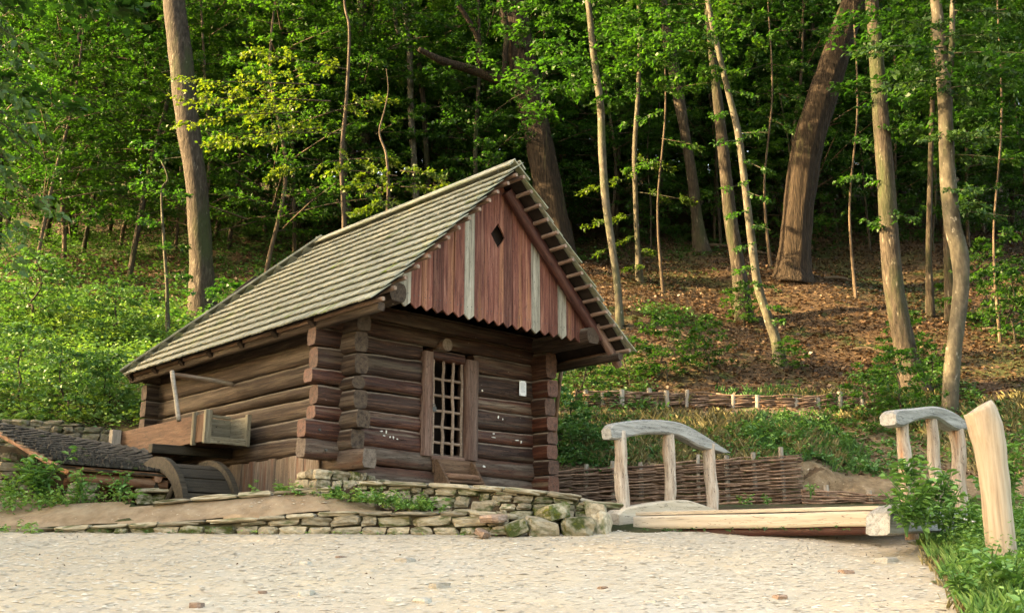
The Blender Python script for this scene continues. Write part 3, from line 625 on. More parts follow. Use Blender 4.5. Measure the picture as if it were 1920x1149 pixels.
def shingle_vf(seed, w_=.119, L=.34, t0=.008, t1=.018):
    r = random.Random(seed); n = 3; top, bot = [], []
    # x: up slope from butt; ragged butt
    V = []; xs_ = [0, L*.5, L]
    cols = 4
    for i, x in enumerate(xs_):
        for j in range(cols):
            y = -w_/2+w_*j/(cols-1); xx = x+(r.uniform(-.014, .012) if i == 0 else 0); th = t1+(t0-t1)*x/L
            V.append((xx, y, th+r.uniform(-.003, .003)))
    nb_ = len(V)
    for i, x in enumerate(xs_):
        for j in range(cols):
            V.append((V[i*cols+j][0]+.002, V[i*cols+j][1], 0))
    F = []
    for i in range(2):
        for j in range(cols-1):
            a = i*cols+j; F.append((a, a+1, a+cols+1, a+cols)); F.append((a+nb_, a+nb_+cols, a+nb_+cols+1, a+nb_+1))
    for j in range(cols-1): F.append((j+nb_, j+nb_+1, j+1, j)); a = 2*cols+j; F.append((a, a+1, a+1+nb_, a+nb_))
    for i in range(2):
        a = i*cols; F.append((a, a+cols, a+cols+nb_, a+nb_)); a = i*cols+cols-1; F.append((a, a+nb_, a+cols+nb_, a+cols))
    return V, F
shv = [shingle_vf(i) for i in range(8)]
shm = [mesh('shingle', *s, M['shingle']) for s in shv]
cands = []
def sh_matrix(side, s, v, r):
    x = Vector((-side*math.cos(SLP), 0, math.sin(SLP))); nrm = Vector((side*math.sin(SLP), 0, math.cos(SLP))); y = nrm.cross(x)
    tilt = -.075
    m = Matrix((x, y, nrm)).transposed().to_4x4(); m.translation = slope_pt(side, s, v, .016)
    return m @ Matrix.Rotation(r.uniform(-.02, .02), 4, 'Z') @ Matrix.Rotation(.125, 4, 'Y')
rest = []
for side in (-1, 1):
    for k in range(NC):
        s_ = -.04+k*ex; v = FR+.06*rnd.random(); vend = BK-.13-(s_+.02)*math.cos(SLP)*HIP/EAVE
        while v < vend:
            m = sh_matrix(side, s_+rnd.uniform(-.012, .012), v, rnd)
            (cands if side < 0 else rest).append((m, rnd.randrange(8), v+k*.0)); v += .123
cands.sort(key=lambda c: c[2]+.35*abs(c[0].translation.z-3.6))
for m, i, _ in cands[:300]:
    o = link('shingle', shm[i], roof, mat4=m)
def bake(lst, vfs):
    out = []
    for m, i, _ in lst:
        V, F = vfs[i]; out.append(([m @ Vector(v) for v in V], F))
    return merge(out)
hx = []
for k in range(NC):  # hip end
    s_ = -.03+k*ex; half = EAVE*(1-s_/SL)-.09; u = -half+.05
    x = Vector((0, -math.cos(SLP), math.sin(SLP))); nrm = Vector((0, math.sin(SLP), math.cos(SLP))); y = nrm.cross(x)
    while u < half:
        m = Matrix((x, y, nrm)).transposed().to_4x4(); m.translation = Vector((1.71+u, BK-s_*math.cos(SLP)*HIP/EAVE, 2.93+s_*math.sin(SLP)))+nrm*.016
        hx.append((m @ Matrix.Rotation(.125, 4, 'Y'), rnd.randrange(8), 0)); u += .123
V, F = bake(cands[300:]+rest+hx, shv)
tag(link('far_shingles', mesh('far_shingles', V, F, M['shingle']), roof), kind='stuff')
# ridge boards
for sd_i in (-1, 1):
    for off in (0,):
        a = Vector((1.71+sd_i*EAVE, BK+.02, 2.90+.10)); b = Vector((1.71, BK-HIP-.02, 5.06+.10)); up_ = Vector((sd_i*.6, .6, .6)).normalized()
        V, F = box_vf(0, (b-a).length, -.11, .11, -.03, .0, .004); link('hip_board', mesh('hip_board', V, F, M['shingle']), roof, mat4=frame(a, b, up_))
for sd_i in (-1, 1):
    p0 = slope_pt(sd_i, SL-.05, FR-.02, .075); p1 = slope_pt(sd_i, SL-.05, BK-HIP+.1, .075)
    V, F = box_vf(0, (p1-p0).length, -.07, .07, -.01, .012, .003); m = frame(p0, p1)
    m = Matrix.Translation(p0) @ (Matrix((Vector((0, 1, 0)), Vector((sd_i*-math.cos(SLP), 0, math.sin(SLP))), Vector((sd_i*math.sin(SLP), 0, math.cos(SLP))))).transposed().to_4x4())
    link('ridge_board', mesh('ridge_board', V, F, M['shingle']), roof, mat4=m)
# notice on the wall
nb_ = empty('notice', W(2.985, -.03, 2.46), ROT, 'small white paper notice pinned to the right of the lattice door', 'notice')
link('sheet', mesh('sheet', *box_vf(-.065, .065, -.004, .0, -.105, .105), M['paper']), nb_)
for (a_, b_) in ((-.055, .095), (.055, .095), (-.055, -.095), (.055, -.095)):
    link('pin', mesh('pin', *tube_vf([(0, -.012, 0, .006), (0, -.002, 0, .006)], 2, 6), M['rock_red']), nb_, (a_, 0, b_))
V, F = merge([box_vf(-.045, .045-.02*(k % 3 == 2), -.0055, -.0045, .065-k*.017, .069-k*.017) for k in range(8)])
link('print', mesh('print', V, F, M['ink']), nb_)

# ------------------------------------------------------------------ flume, sluice pole, wheel
fl = empty('water_flume', HC, ROT, 'long wooden water flume box running along the left wall of the mill', 'flume')
def fbox(name, x0, x1, y0, y1, z0, z1, mat, parent=fl, b=.006):
    """box in mill coordinates with its long side along local X"""
    d = [x1-x0, y1-y0, z1-z0]; ax = int(np.argmax(d)); c = Vector(((x0+x1)/2, (y0+y1)/2, (z0+z1)/2)); L = d[ax]
    oth = [i for i in range(3) if i != ax]
    V, F = box_vf(-L/2, L/2, -d[oth[0]]/2, d[oth[0]]/2, -d[oth[1]]/2, d[oth[1]]/2, min(b, min(d)/3))
    cols_ = [Vector((0, 0, 0))]*3; e = [Vector((1, 0, 0)), Vector((0, 1, 0)), Vector((0, 0, 1))]
    X_, Y_, Z_ = e[ax], e[oth[0]], e[oth[1]]
    if X_.cross(Y_).dot(Z_) < 0: Y_ = -Y_
    m = Matrix((X_, Y_, Z_)).transposed().to_4x4(); m.translation = c
    return link(name, mesh(name, V, F, mat), parent, mat4=m)
fbox('side_plank', -.72, -.68, 2.22, 4.95, 1.60, 1.96, M['flume']); fbox('side_plank', -.72, -.68, 1.92, 2.215, 1.60, 1.96, M['flume'])
fbox('side_plank', -.16, -.12, 1.92, 4.95, 1.60, 1.96, M['flume_end'])
fbox('bottom_plank', -.678, -.162, 1.94, 4.95, 1.60, 1.64, M['flume'])
for vv in (2.24, 1.915):
    fbox('frame_post', -.755, -.70 if vv > 2 else -.66, vv-.03, vv+.03, 1.57, 2.0, M['flume_end'])
fbox('frame_post', -.17, -.11, 1.88, 1.94, 1.57, 1.99, M['flume_end']); fbox('frame_bar', -.66, -.17, 1.885, 1.94, 1.575, 1.66, M['flume_end']); fbox('frame_bar', -.655, -.175, 2.3, 2.35, 1.962, 2.0, M['flume_end'])
fbox('gate_board', -.675, -.165, 2.32, 2.345, 1.645, 1.95, M['flume_end'])
fbox('trestle_post', -.86, -.73, 4.5, 4.63, .2, 1.98, M['stake'])
fbox('bearer_beam', -1.15, -.02, 2.5, 2.62, 1.47, 1.585, M['wet']); fbox('bearer_beam', -1.15, -.02, 4.4, 4.52, 1.47, 1.585, M['wet'])
t, z = on_plane(433, 720, W(0, 0, 0), HB)
lv = empty('sluice_pole', W(0, t, z), ROT, 'pale horizontal pole jutting from the side wall with a short hanging rod', 'pole')
q = P(322, 700, 13.45); e1 = on_plane(322, 703, W(0, t, 0), -HA)
ln = e1[0]
V, F = tube_vf([(0.05, 0, 0, .034), (-ln*.5, .0, (e1[1]-z)*.5+.01, .036), (-ln, 0, e1[1]-z, .04)], 12, 10, .08); link('pole', mesh('pole', V, F, M['pole'], True), lv)
e2 = on_plane(336, 781, W(-ln, t, 0), HB)
V, F = tube_vf([(-ln, 0, e1[1]-z+.05, .03), (-ln, e2[0]*.5, (e2[1]+e1[1])/2-z, .028), (-ln, e2[0], e2[1]-z-.05, .03)], 10, 10, .08); link('hanging_rod', mesh('rod', V, F, M['stake'], True), lv)
wh = empty('waterwheel', HC, ROT, 'dark curved water wheel below the flume, half sunk in its pit', 'water wheel')
def arc(u0, u1, r0, r1, cv, cz, a0, a1, n):
    V = []; F = []
    for i in range(n+1):
        a = a0+(a1-a0)*i/n
        for u, r in ((u0, r0), (u1, r0), (u1, r1), (u0, r1)): V.append((u, cv-math.cos(a)*r, cz+math.sin(a)*r))
    for i in range(n):
        b = i*4
        for k in range(4): F.append((b+k, b+(k+1) % 4, b+4+(k+1) % 4, b+4+k))
    F += [(3, 2, 1, 0), (n*4, n*4+1, n*4+2, n*4+3)]; return V, F
WC = (2.05, .47)
for u0 in (-1.30, -.62): link('rim', mesh('rim', *arc(u0, u0+.07, .72, .90, *WC, 0, 2*math.pi, 56), M['wet']), wh)
for k in range(22):
    a0 = 2*math.pi*k/22; link('wheel_board', mesh('wheel_board', *arc(-1.228, -.622, .80, .83, *WC, a0, a0+2*math.pi/22-.03, 3), M['wet']), wh)
for k in range(8):
    a = 2*math.pi*k/8
    for u0 in (-1.27, -.59):
        beam('spoke', (u0, WC[0], WC[1]), (u0, WC[0]-math.cos(a)*.75, WC[1]+math.sin(a)*.75), .05, .08, M['wet'], wh, k, 5, n=4, ns=8)
beam('axle', (-1.6, WC[0], WC[1]), (.0, WC[0], WC[1]), .22, .22, M['wet'], wh, 3, 2.2)

# ------------------------------------------------------------------ low shingled shelter left
sh = empty('log_shelter', P(215, 930, 13.3), 0, 'low lean-to with a dark mossy shingle roof on short round logs', 'shelter')
so = sh.location.copy()
E1, E2, K2, K1 = P(112, 869, 12.7), P(333, 888, 13.1), P(277, 853, 14.0), P(-30, 786, 15.6)
def quadpt(s, t, lift=0):
    p = (E1*(1-s)+E2*s)*(1-t)+(K1*(1-s)+K2*s)*t
    p = p+Vector((0, 0, .05*math.sin(t*3.1)*(-1)))
    n = (E2-E1).cross(K1-E1).normalized(); n = n if n.z > 0 else -n
    return p+n*lift-so
rs = empty('shelter_roof', (0, 0, 0)); rs.parent = sh
vs_ = [quadpt(s, t, -.02) for t in np.linspace(0, 1, 6) for s in np.linspace(0, 1, 6)]; vs2 = [v+Vector((0, 0, -.03)) for v in vs_]
F = []
for j in range(5):
    for i in range(5): a = j*6+i; F += [(a, a+1, a+7, a+6), (a+36, a+42, a+43, a+37)]
for i in range(5): F += [(i, i+36, i+37, i+1), (30+i, 31+i, 67+i, 66+i), (i*6, i*6+6, i*6+42, i*6+36), (i*6+5, i*6+41, i*6+47, i*6+11)]
link('boarding', mesh('boarding', vs_+vs2, F, M['wet']), rs)
shd = [mesh('shingle', *shingle_vf(50+i, .105, .36, .01, .028), M['shingle_dark']) for i in range(6)]
for k in range(11):
    t0 = k/11-.02; n_ = 20
    for i in range(n_):
        s = (i+.5+.3*rnd.uniform(-1, 1))/n_
        a = quadpt(s, t0, .015); b = quadpt(s, t0+.1, .015); c = quadpt(min(s+.05, 1.05), t0, .015)
        x = (b-a).normalized(); nn = (c-a).cross(x); nn = nn if nn.z > 0 else -nn; nn.normalize(); y = nn.cross(x)
        m = Matrix((x, y, nn)).transposed().to_4x4(); m.translation = a
        wv = (quadpt(1, t0)-quadpt(0, t0)).length/n_/.105
        link('shingle', shd[rnd.randrange(6)], rs, mat4=m @ Matrix.Rotation(rnd.uniform(-.05, .05), 4, 'Z') @ Matrix.Rotation(.06, 4, 'Y') @ Matrix.Diagonal((1, wv*1.0, 1, 1)))
beam('eave_pole', P(125, 876, 12.75)-so, P(328, 893, 13.12)-so, .05, .05, M['orange'], sh, 1, 2.5)
beam('side_rafter', P(110, 874, 12.8)-so, P(-25, 800, 15.5)-so, .06, .07, M['orange'], sh, 2, 4)
beam('round_log', P(128, 893, 12.95)-so, P(316, 908, 13.2)-so, .15, .15, M['orange'], sh, 3, 2, taper=.85)
beam('round_log', P(120, 905, 13.5)-so, P(300, 915, 13.8)-so, .14, .14, M['orange'], sh, 4, 2)
for (x, y, Y) in ((145, 885, 12.8), (297, 897, 13.05)): beam('cross_log', P(x, y, Y)-so, P(x-25, y-4, Y+1.2)-so, .10, .10, M['orange'], sh, 5+x, 2)
beam('corner_post', P(62, 940, 14.2)-so, P(62, 845, 14.2)-so, .11, .11, M['wet'], sh, 8, 4)
beam('corner_post', P(205, 935, 14.0)-so, P(205, 865, 14.0)-so, .08, .08, M['wet'], sh, 9, 4)
link('back_boarding', mesh('bbd', [P(-40, 950, 15.2)-so, P(300, 950, 14.3)-so, P(290, 868, 14.3)-so, P(-40, 830, 15.2)-so], [(0, 1, 2, 3)], M['wet']), sh)

# ------------------------------------------------------------------ stones
def stone_mesh(seed, w_, d_, h_, mat, sub=2, pw_=6, amp=.2):
    import bmesh
    bm = bmesh.new(); bmesh.ops.create_cube(bm, size=2); bmesh.ops.subdivide_edges(bm, edges=bm.edges, cuts=sub, use_grid_fill=True)
    r = random.Random(seed); sk = [r.uniform(-.16, .16) for _ in range(4)]
    for v in bm.verts:
        c = v.co; L = (abs(c.x)**pw_+abs(c.y)**pw_+abs(c.z)**pw_)**(1/pw_); c = c/L
        n = 1+amp*NZ(c*1.3+Vector((seed*3.3, 0, 0)))+amp*.5*NZ(c*3.2+Vector((0, seed, 0)))
        c = c*n; c.x += sk[0]*c.z+sk[2]*c.y; c.z += sk[1]*c.x
        v.co = Vector((c.x*w_/2, c.y*d_/2, c.z*h_/2))
    me = bpy.data.meshes.new('stone'); bm.to_mesh(me); bm.free(); me.materials.append(mat); me.update(); return me
SM = {k: [stone_mesh(i*3+j*50, 1, 1, 1, M[k]) for i in range(9)] for j, k in enumerate(('stone', 'stone_moss', 'stone_dark', 'rock', 'rock_red'))}
def stone_wall(name, pts, label, mossf, course=.1, depth=.28, wmin=.14, wmax=.36, caps=True, seed=0, cat='stone wall', core='mortar', batter=.1):
    """pts: (x, y, zbottom, ztop) along the wall face; rows of separate stones before a mortar core"""
    r = random.Random(seed); P0 = Vector((pts[0][0], pts[0][1], pts[0][2])); root = empty(name, P0, 0, label, cat)
    seg = [0]
    for a, b in zip(pts, pts[1:]): seg.append(seg[-1]+math.hypot(b[0]-a[0], b[1]-a[1]))
    arr = np.array(pts, float)
    def at(s): return [float(np.interp(s, seg, arr[:, i])) for i in range(4)]
    def tan(s): a, b = at(max(0, s-.05)), at(min(seg[-1], s+.05)); d = Vector((b[0]-a[0], b[1]-a[1], 0)); return d.normalized()
    # core
    n = max(6, int(seg[-1]/.25)); V, F = [], []
    for i in range(n+1):
        s = seg[-1]*i/n; x, y, zb, zt = at(s); d = tan(s); nn = Vector((-d.y, d.x, 0))
        for off, z in ((.055, zb-.15), (.055+batter*(zt-zb), zt-.035), (depth+.25, zt-.035), (depth+.25, zb-.15)): q = Vector((x, y, z))+nn*off-P0; V.append(q)
    for i in range(n):
        b = i*4
        for k in range(4): F.append((b+k, b+4+k, b+4+(k+1) % 4, b+(k+1) % 4))
    link('mortar_core', mesh('core', V, F, M[core]), root)
    s = 0; z_off = 0
    maxh = max(p[3]-p[2] for p in pts); rows = int(maxh/course)+2; z_ = 0; rowh = []
    while z_ < maxh: h = course*r.uniform(.75, 1.35); rowh.append((z_, h)); z_ += h
    for z0, h in rowh:
        s = -.05*r.random()
        while s < seg[-1]:
            w_ = r.uniform(wmin, wmax)*(1 if h > course else .85); sc_ = s+w_/2; x, y, zb, zt = at(sc_); d = tan(sc_); nn = Vector((-d.y, d.x, 0))
            z1 = zb+z0; hh = min(h, zt-z1-(.03 if caps else 0))
            if hh > .035:
                m_ = 'stone_moss' if r.random() < mossf(x) else 'stone'
                if core == 'stone_dark': m_ = 'stone_dark'
                o = link('stone', SM[m_][r.randrange(9)], root, Vector((x, y, z1+hh/2))+nn*(.10+batter*z0+r.uniform(-.02, .025))-P0)
                o.rotation_euler = (r.uniform(-.06, .06), r.uniform(-.07, .07), math.atan2(d.y, d.x)+r.uniform(-.06, .06)); o.scale = (w_*.97, .24, hh*.98)
            s += w_
    if caps:
        s = 0
        while s < seg[-1]:
            w_ = r.uniform(.28, .6); sc_ = min(s+w_/2, seg[-1]); x, y, zb, zt = at(sc_); x2, y2, _, zt2 = at(min(s+w_, seg[-1])); _, _, _, zt1 = at(s); d = tan(sc_); nn = Vector((-d.y, d.x, 0))
            o = link('cap_stone', SM['stone'][r.randrange(9)], root, Vector((x, y, zt-.012))+nn*(.14+r.uniform(-.02, .02))-P0)
            o.rotation_euler = (0, -math.atan2(zt2-zt1, w_)+r.uniform(-.02, .02), math.atan2(d.y, d.x)); o.scale = (w_*1.0, .36, .055*r.uniform(.8, 1.3)); s += w_
    return root
lowp = [(x, float(low_y(x))-.06, road_z(float(low_y(x)))-.02, float(np.interp(x, LOWX, LOWZ))+.01) for x in (-5.6, -5.0, -4.2, -3.4, -2.6, -1.9, -1.1, -.35, -.08)]
stone_wall('retaining_wall', lowp, 'long low retaining wall of pale stones along the back edge of the gravel road', lambda x: .75 if x < -3 else .12, course=.12, seed=1, wmin=.16, wmax=.42)
upp = [(x, float(up_y(x))-.06, (.62 if x < -1.2 else (.55 if x < -.2 else .38)), float(np.interp(x, UPX, UPZ))+.015) for x in (-1.75, -1.3, -.9, -.45, -.1, .2, .6, .85, 1.02)]
stone_wall('terrace_wall', upp, 'taller mossy stone wall below the mill door, sloping down to the footbridge', lambda x: .35+.35*(x > .3), course=.105, seed=2, wmin=.12, wmax=.34)
cp = [tuple(W(u, v, 0))[:2]+(z0, z1) for u, v, z0, z1 in ((-.42, .22, .8, 1.12), (-.34, -.12, .78, 1.14), (.1, -.30, .78, 1.13), (.6, -.3, .78, 1.02), (1.0, -.32, .75, .99))]
stone_wall('corner_foundation', cp, 'pale stone footing under the near corner log ends of the mill', lambda x: .05, course=.12, seed=3, caps=False, wmin=.12, wmax=.26)
hw = [(x, 17.15+.1*math.sin(x), 1.0, z) for x, z in ((-8.6, 2.42), (-7.6, 2.40), (-6.9, 2.3), (-6.2, 2.15), (-5.5, 2.1), (-4.9, 1.95))]
stone_wall('bank_wall', hw, 'old rough stone wall below the green bank behind the low lean-to', lambda x: 1, course=.13, seed=4, core='stone_dark', caps=False)
shp = [tuple(P(x, 935, Y))[:2]+(P(x, 942, Y).z, P(x, y1, Y).z) for x, Y, y1 in ((128, 12.85, 905), (150, 12.85, 903), (176, 12.9, 906))]
stone_wall('stone_pier', shp, 'stone pier under the left end of the low lean-to logs', lambda x: .2, course=.11, seed=5, caps=False, depth=.2)
shp = [tuple(P(x, 935, Y))[:2]+(P(x, 945, Y).z, P(x, y1, Y).z) for x, Y, y1 in ((256, 12.95, 914), (278, 12.98, 914), (300, 13.0, 916))]
stone_wall('stone_pier', shp, 'stone pier under the right end of the low lean-to logs', lambda x: .2, course=.11, seed=6, caps=False, depth=.2)
shp = [tuple(P(x, 935, Y))[:2]+(P(x, 950, Y).z, P(x, y1, Y).z) for x, Y, y1 in ((-30, 14.6, 842), (10, 14.6, 842), (32, 14.7, 845))]
stone_wall('stone_pier', shp, 'taller stone pier at the far left edge beside the low lean-to', lambda x: .3, course=.13, seed=7, caps=False, depth=.2)
curb = [tuple(P(x, yy, Y))[:2]+(P(x, yy, Y).z-.06, P(x, yy, Y).z) for x, yy, Y in ((285, 941, 12.2), (352, 934, 12.25), (450, 926, 12.28), (530, 920, 12.27), (585, 916, 12.22))]
stone_wall('wheel_pit_curb', curb, 'thin stone curb along the edge of the wheel pit', lambda x: .5, course=.2, seed=8, depth=.05, cat='stone curb', wmin=.1, wmax=.2)
# boulders at the foot of the terrace wall
for (x, y, Y, w_, h_, m_, lb) in ((1015, 988, 11.78, .36, .2, 'stone', 'big pale angular boulder at the foot of the terrace wall'), (1080, 990, 11.85, .42, .26, 'stone_moss', 'large boulder thick with green moss left of the footbridge'),
                                  (1035, 962, 11.9, .35, .2, 'stone_moss', 'mossy flat stone above the pale angular boulder'), (1128, 985, 11.9, .22, .28, 'stone', 'grey upright stone against the footbridge beam'),
                                  (1118, 962, 12.0, .25, .22, 'stone', 'rounded grey stone topping the wall end near the footbridge'), (968, 990, 11.66, .26, .16, 'stone_moss', 'small mossy stone where the two walls meet'),
                                  (905, 999, 11.5, .17, .07, 'rock_red', 'reddish loose block lying before the low retaining wall'), (925, 972, 11.62, .3, .09, 'rock_red', 'flat reddish capping stone at the end of the low wall')):
    p = P(x, y, Y); o = link('boulder', SM[m_][int(x) % 9], None, p); o.scale = (w_, w_*.8, h_); o.rotation_euler = (rnd.uniform(-.3, .3), rnd.uniform(-.4, .4), rnd.uniform(0, 3)); tag(o, lb, 'boulder')

# ------------------------------------------------------------------ footbridge
br = empty('footbridge', P(1168, 990, 12.6), ROT, 'pale wooden footbridge with arched handrails on round posts', 'footbridge'); bo = br.location.copy()
Rm = Matrix.Rotation(-ROT, 3, 'Z')
def bl(p): return Rm @ (Vector(p)-bo)
LP = P(1168, 950, 12.9); dd = HA.copy()
kk = (.3745-.0)  # right-hand plane
RP = P(1704, 962, 10.45)
def rail(o, prof_top, prof_bot, th, mat, name, nsec=1, seed=0):
    """arched timber traced on the vertical plane through o along HA, th thick"""
    A_ = [on_plane(x, y, o, dd) for x, y in prof_top]; B_ = [on_plane(x, y, o, dd) for x, y in prof_bot]
    n = 26; ta = catmull([(a[0], a[1], 0, 0) for a in A_], n); tb = catmull([(a[0], a[1], 0, 0) for a in B_], n); V, F = [], []
    c = th*.16; ns = 8
    for i in range(n):
        up_ = ta[i]; dn = tb[i]; jt = 1+.06*NZ(Vector((i*.5, seed, 0)))
        base = lambda q, off, dz=0: bl(Vector((o.x, o.y, 0))+dd*q[0]+HB*off+Vector((0, 0, q[1]+dz)))
        h_ = max(up_[1]-dn[1], .02); e = min(.02, h_*.2)
        V += [base(dn, -th/2*jt, e), base(up_, -th/2*jt, -e), base(up_, -th/2+c, 0), base(up_, th/2-c, 0), base(up_, th/2, -e), base(dn, th/2, e), base(dn, th/2-c, 0), base(dn, -th/2+c, 0)]
    # move into own frame so that the grain follows the timber (local X = along)
    for i in range(n-1):
        for k in range(8): F.append((i*8+k, i*8+(k+1) % 8, i*8+8+(k+1) % 8, i*8+8+k))
    F += [tuple(range(7, -1, -1)), tuple(range((n-1)*8, n*8))]
    return link(name, mesh(name, V, F, mat), br)
o_ = rail(LP, [(1136, 803), (1150, 793), (1210, 787), (1268, 793), (1312, 815), (1362, 848)], [(1138, 823), (1152, 824), (1205, 814), (1262, 817), (1305, 838), (1350, 850)], .15, M['rail_grey'], 'handrail', 1)
def bpost(o, xb, yb, xt, yt, wpx, seed, off=0):
    tb, zb = on_plane(xb, yb, o, dd); tt, zt = on_plane(xt, yt, o, dd)
    p0 = Vector((o.x, o.y, 0))+dd*tb+Vector((0, 0, zb-.25)); p1 = Vector((o.x, o.y, 0))+dd*tt+Vector((0, 0, zt+.02)); Yd = p0.y
    r = wpx*Yd/1980/2; a, b = bl(p0), bl(p1); r_ = random.Random(seed)
    d = b-a; L = d.length; pts = [(L*k/5, r_.uniform(-.02, .02) if 0 < k < 5 else 0, r_.uniform(-.02, .02) if 0 < k < 5 else 0, r*r_.uniform(.9, 1.1)) for k in range(6)]
    V, F = tube_vf(pts, 20, 14, .14, seed)
    return link('post', mesh('post', V, F, M['bpost'], True), br, mat4=frame(a, b))
for i, a_ in enumerate(((1169, 950, 1161, 812, 25), (1258, 945, 1254, 812, 22), (1336, 955, 1329, 835, 23))): bpost(LP, *a_, i)
rail(LP, [(1146, 963), (1160, 953), (1205, 944), (1265, 937), (1300, 944), (1358, 966)], [(1146, 1006), (1160, 1007), (1205, 1003), (1265, 996), (1300, 990), (1358, 985)], .26, M['beam_pale'], 'side_beam', 1, 2)
rail(RP, [(1664, 776), (1672, 769), (1705, 766), (1745, 763), (1782, 776), (1809, 801)], [(1666, 797), (1680, 801), (1706, 790), (1742, 785), (1778, 806), (1806, 806)], .17, M['rail_grey'], 'handrail', 1, 3)
for i, a_ in enumerate(((1706, 962, 1691, 782, 24), (1758, 960, 1746, 778, 21), (1800, 958, 1791, 800, 27))): bpost(RP, *a_, 5+i)
rail(RP, [(1646, 962), (1660, 950), (1690, 944), (1740, 943), (1775, 950), (1800, 962)], [(1646, 1003), (1660, 1004), (1690, 1000), (1740, 998), (1775, 995), (1800, 990)], .24, M['rail_grey'], 'side_beam', 1, 4)
# threshold board and deck planks between the side beams
La, Ra = P(1190, 990, 12.5), P(1648, 990, 10.75)
tL = (La-LP).dot(dd); L0 = Vector((LP.x, LP.y, 0)); R0 = Vector((RP.x, RP.y, 0))
zd0, zd1 = P(1190, 966, La.y).z, P(1645, 957, Ra.y).z
pa, pb = Vector((La.x, La.y, zd0-.085)), Vector((Ra.x, Ra.y, zd1-.075))
beam('threshold_board', bl(pa), bl(pb), .06, .15, M['plank_pale'], br, 1, 12, rough=.002)
dirn = (pb-pa).normalized(); fw = Vector((HA.x, HA.y, 0))
beam('sill_log', bl(pa+fw*.08-Vector((0, 0, .11))), bl(pb+fw*.08-Vector((0, 0, .11))), .12, .10, M['rafter'], br, 2, 3)
for k in range(16):
    arch = .035*math.sin(min(k+2, 15)/15*math.pi)
    q0 = pa+fw*(.08+k*.165)+Vector((0, 0, .09+arch)); q1 = pb+fw*(.08+k*.165)+Vector((0, 0, .09+arch)); L = (q1-q0).length
    V, F = box_vf(0, L, -.078, .078, -.02, .02, .004); link('deck_plank', mesh('deck_plank', V, F, M['plank_pale']), br, mat4=frame(bl(q0), bl(q1)))

# ------------------------------------------------------------------ big leaning post at right
sp = P(1882, 1078, 8.95); sp.z = road_z(sp.y)-.05
po = empty('wooden_post', sp, 0, 'thick pale barkless post leaning at the right edge of the road', 'post')
pp = [(1884, 1090, 27), (1874, 1000, 26), (1866, 920, 26), (1858, 850, 28), (1846, 795, 31), (1834, 765, 29)]
pts = []
for x, y, hw_ in pp:
    q = P(x, y, 8.95)-sp; pts.append((q.x, q.y+.0, q.z, hw_*8.95/1980))
V, F = tube_vf(pts, 30, 20, .05, 3, cap=False, ridge=.02)
n20 = len(V)-20; c = sum((Vector(v) for v in V[n20:]), Vector())/20
top = [tuple(Vector(v)+Vector((0, 0, .035*((Vector(v)-c).x)/.13+.0))+(c-Vector(v))*.14) for v in V[n20:]]; V[n20:] = top; V.append(tuple(c+Vector((0, 0, .015)))); F += [(len(V)-1, n20+k, n20+(k+1) % 20) for k in range(20)]
# grain runs up the post: build in a frame whose X is up
V = [(v[2], v[1], -v[0]) for v in V]
o = link('shaft', mesh('shaft', V, F, M['pale'], True), po); o.rotation_euler = (0, -math.pi/2, 0)

# ------------------------------------------------------------------ leaning pole at the mill's right corner
a, b = P(1053, 688, 15.3), P(1037, 850, 15.4)
lp = link('leaning_pole', mesh('leaning_pole', *tube_vf([(0, 0, 0, .03), ((b-a).length*.5, .02, 0, .034), ((b-a).length, 0, 0, .04)], 12, 8, .08), M['pole'], True), None, mat4=frame(a, b))
tag(lp, 'thin weathered pole leaning by the right corner of the mill', 'pole')

# ------------------------------------------------------------------ wattle fences
def wattle(label, line, hrods, stakes, rows, rod_r, seed, step=.34, stake_r=.03, seg_len=(1.1, 2.2), back=.045):
    """line: (x, y, zbase, ztop) ; stakes: distances along; rods weave in and out"""
    arr = np.array(line, float); s = [0]
    for a, b in zip(line, line[1:]): s.append(s[-1]+math.hypot(b[0]-a[0], b[1]-a[1]))
    o0 = Vector((line[0][0], line[0][1], line[0][2])); root = empty('wattle_fence', o0, 0, label, 'wattle fence'); r = random.Random(seed)
    def at(q): return [float(np.interp(q, s, arr[:, i])) for i in range(4)]
    tn = Vector((line[-1][0]-line[0][0], line[-1][1]-line[0][1], 0)).normalized(); nn = Vector((-tn.y, tn.x, 0))
    for q, ht in stakes:
        x, y, zb, zt = at(q); a = Vector((x, y, zb-.1))-o0; b = Vector((x+r.uniform(-.03, .03), y+r.uniform(-.03, .03), zt+ht))-o0
        a = a+nn*back; b = b+nn*back; beam('stake', a, b, stake_r*2.6, stake_r*2, M['stake'], root, int(q*10), 3.5, n=6, ns=8, rough=.03)
    L = s[-1]
    for k in range(rows):
        f = (k+.5)/rows; q = -r.uniform(0, .8)
        while q < L-.15:
            ln_ = r.uniform(*seg_len); q0, q1 = max(q, 0), min(q+ln_, L+r.uniform(0, .06)); n = max(6, int((q1-q0)/.11)); pts = []
            rr = rod_r*r.uniform(.7, 1.25); ph = k*math.pi+r.uniform(-.3, .3); dz = r.uniform(-.5, .5)/rows
            if q1-q0 > .2:
                for i in range(n+1):
                    qq = q0+(q1-q0)*i/n; x, y, zb, zt = at(min(qq, L)); x += tn.x*max(0, qq-L); hh = zt-zb
                    off = (stake_r+rod_r*1.4)*math.cos((qq-.3)*math.pi/step+ph)
                    z = zb+(f+dz*.6)*hh+.018*NZ(Vector((qq*2.1, k*3.3, seed)))*2+.01*math.sin(qq*math.pi/step+ph)
                    p = Vector((x, y, z))+nn*off-o0; pts.append((p.x, p.y, p.z, rr*(1-.35*i/n)))
                V, F = tube_vf(pts, 0, 6, .1, k); link('rod', mesh('rod', V, F, M['wicker'], True), root)
            q += ln_*r.uniform(.75, .98)
    return root
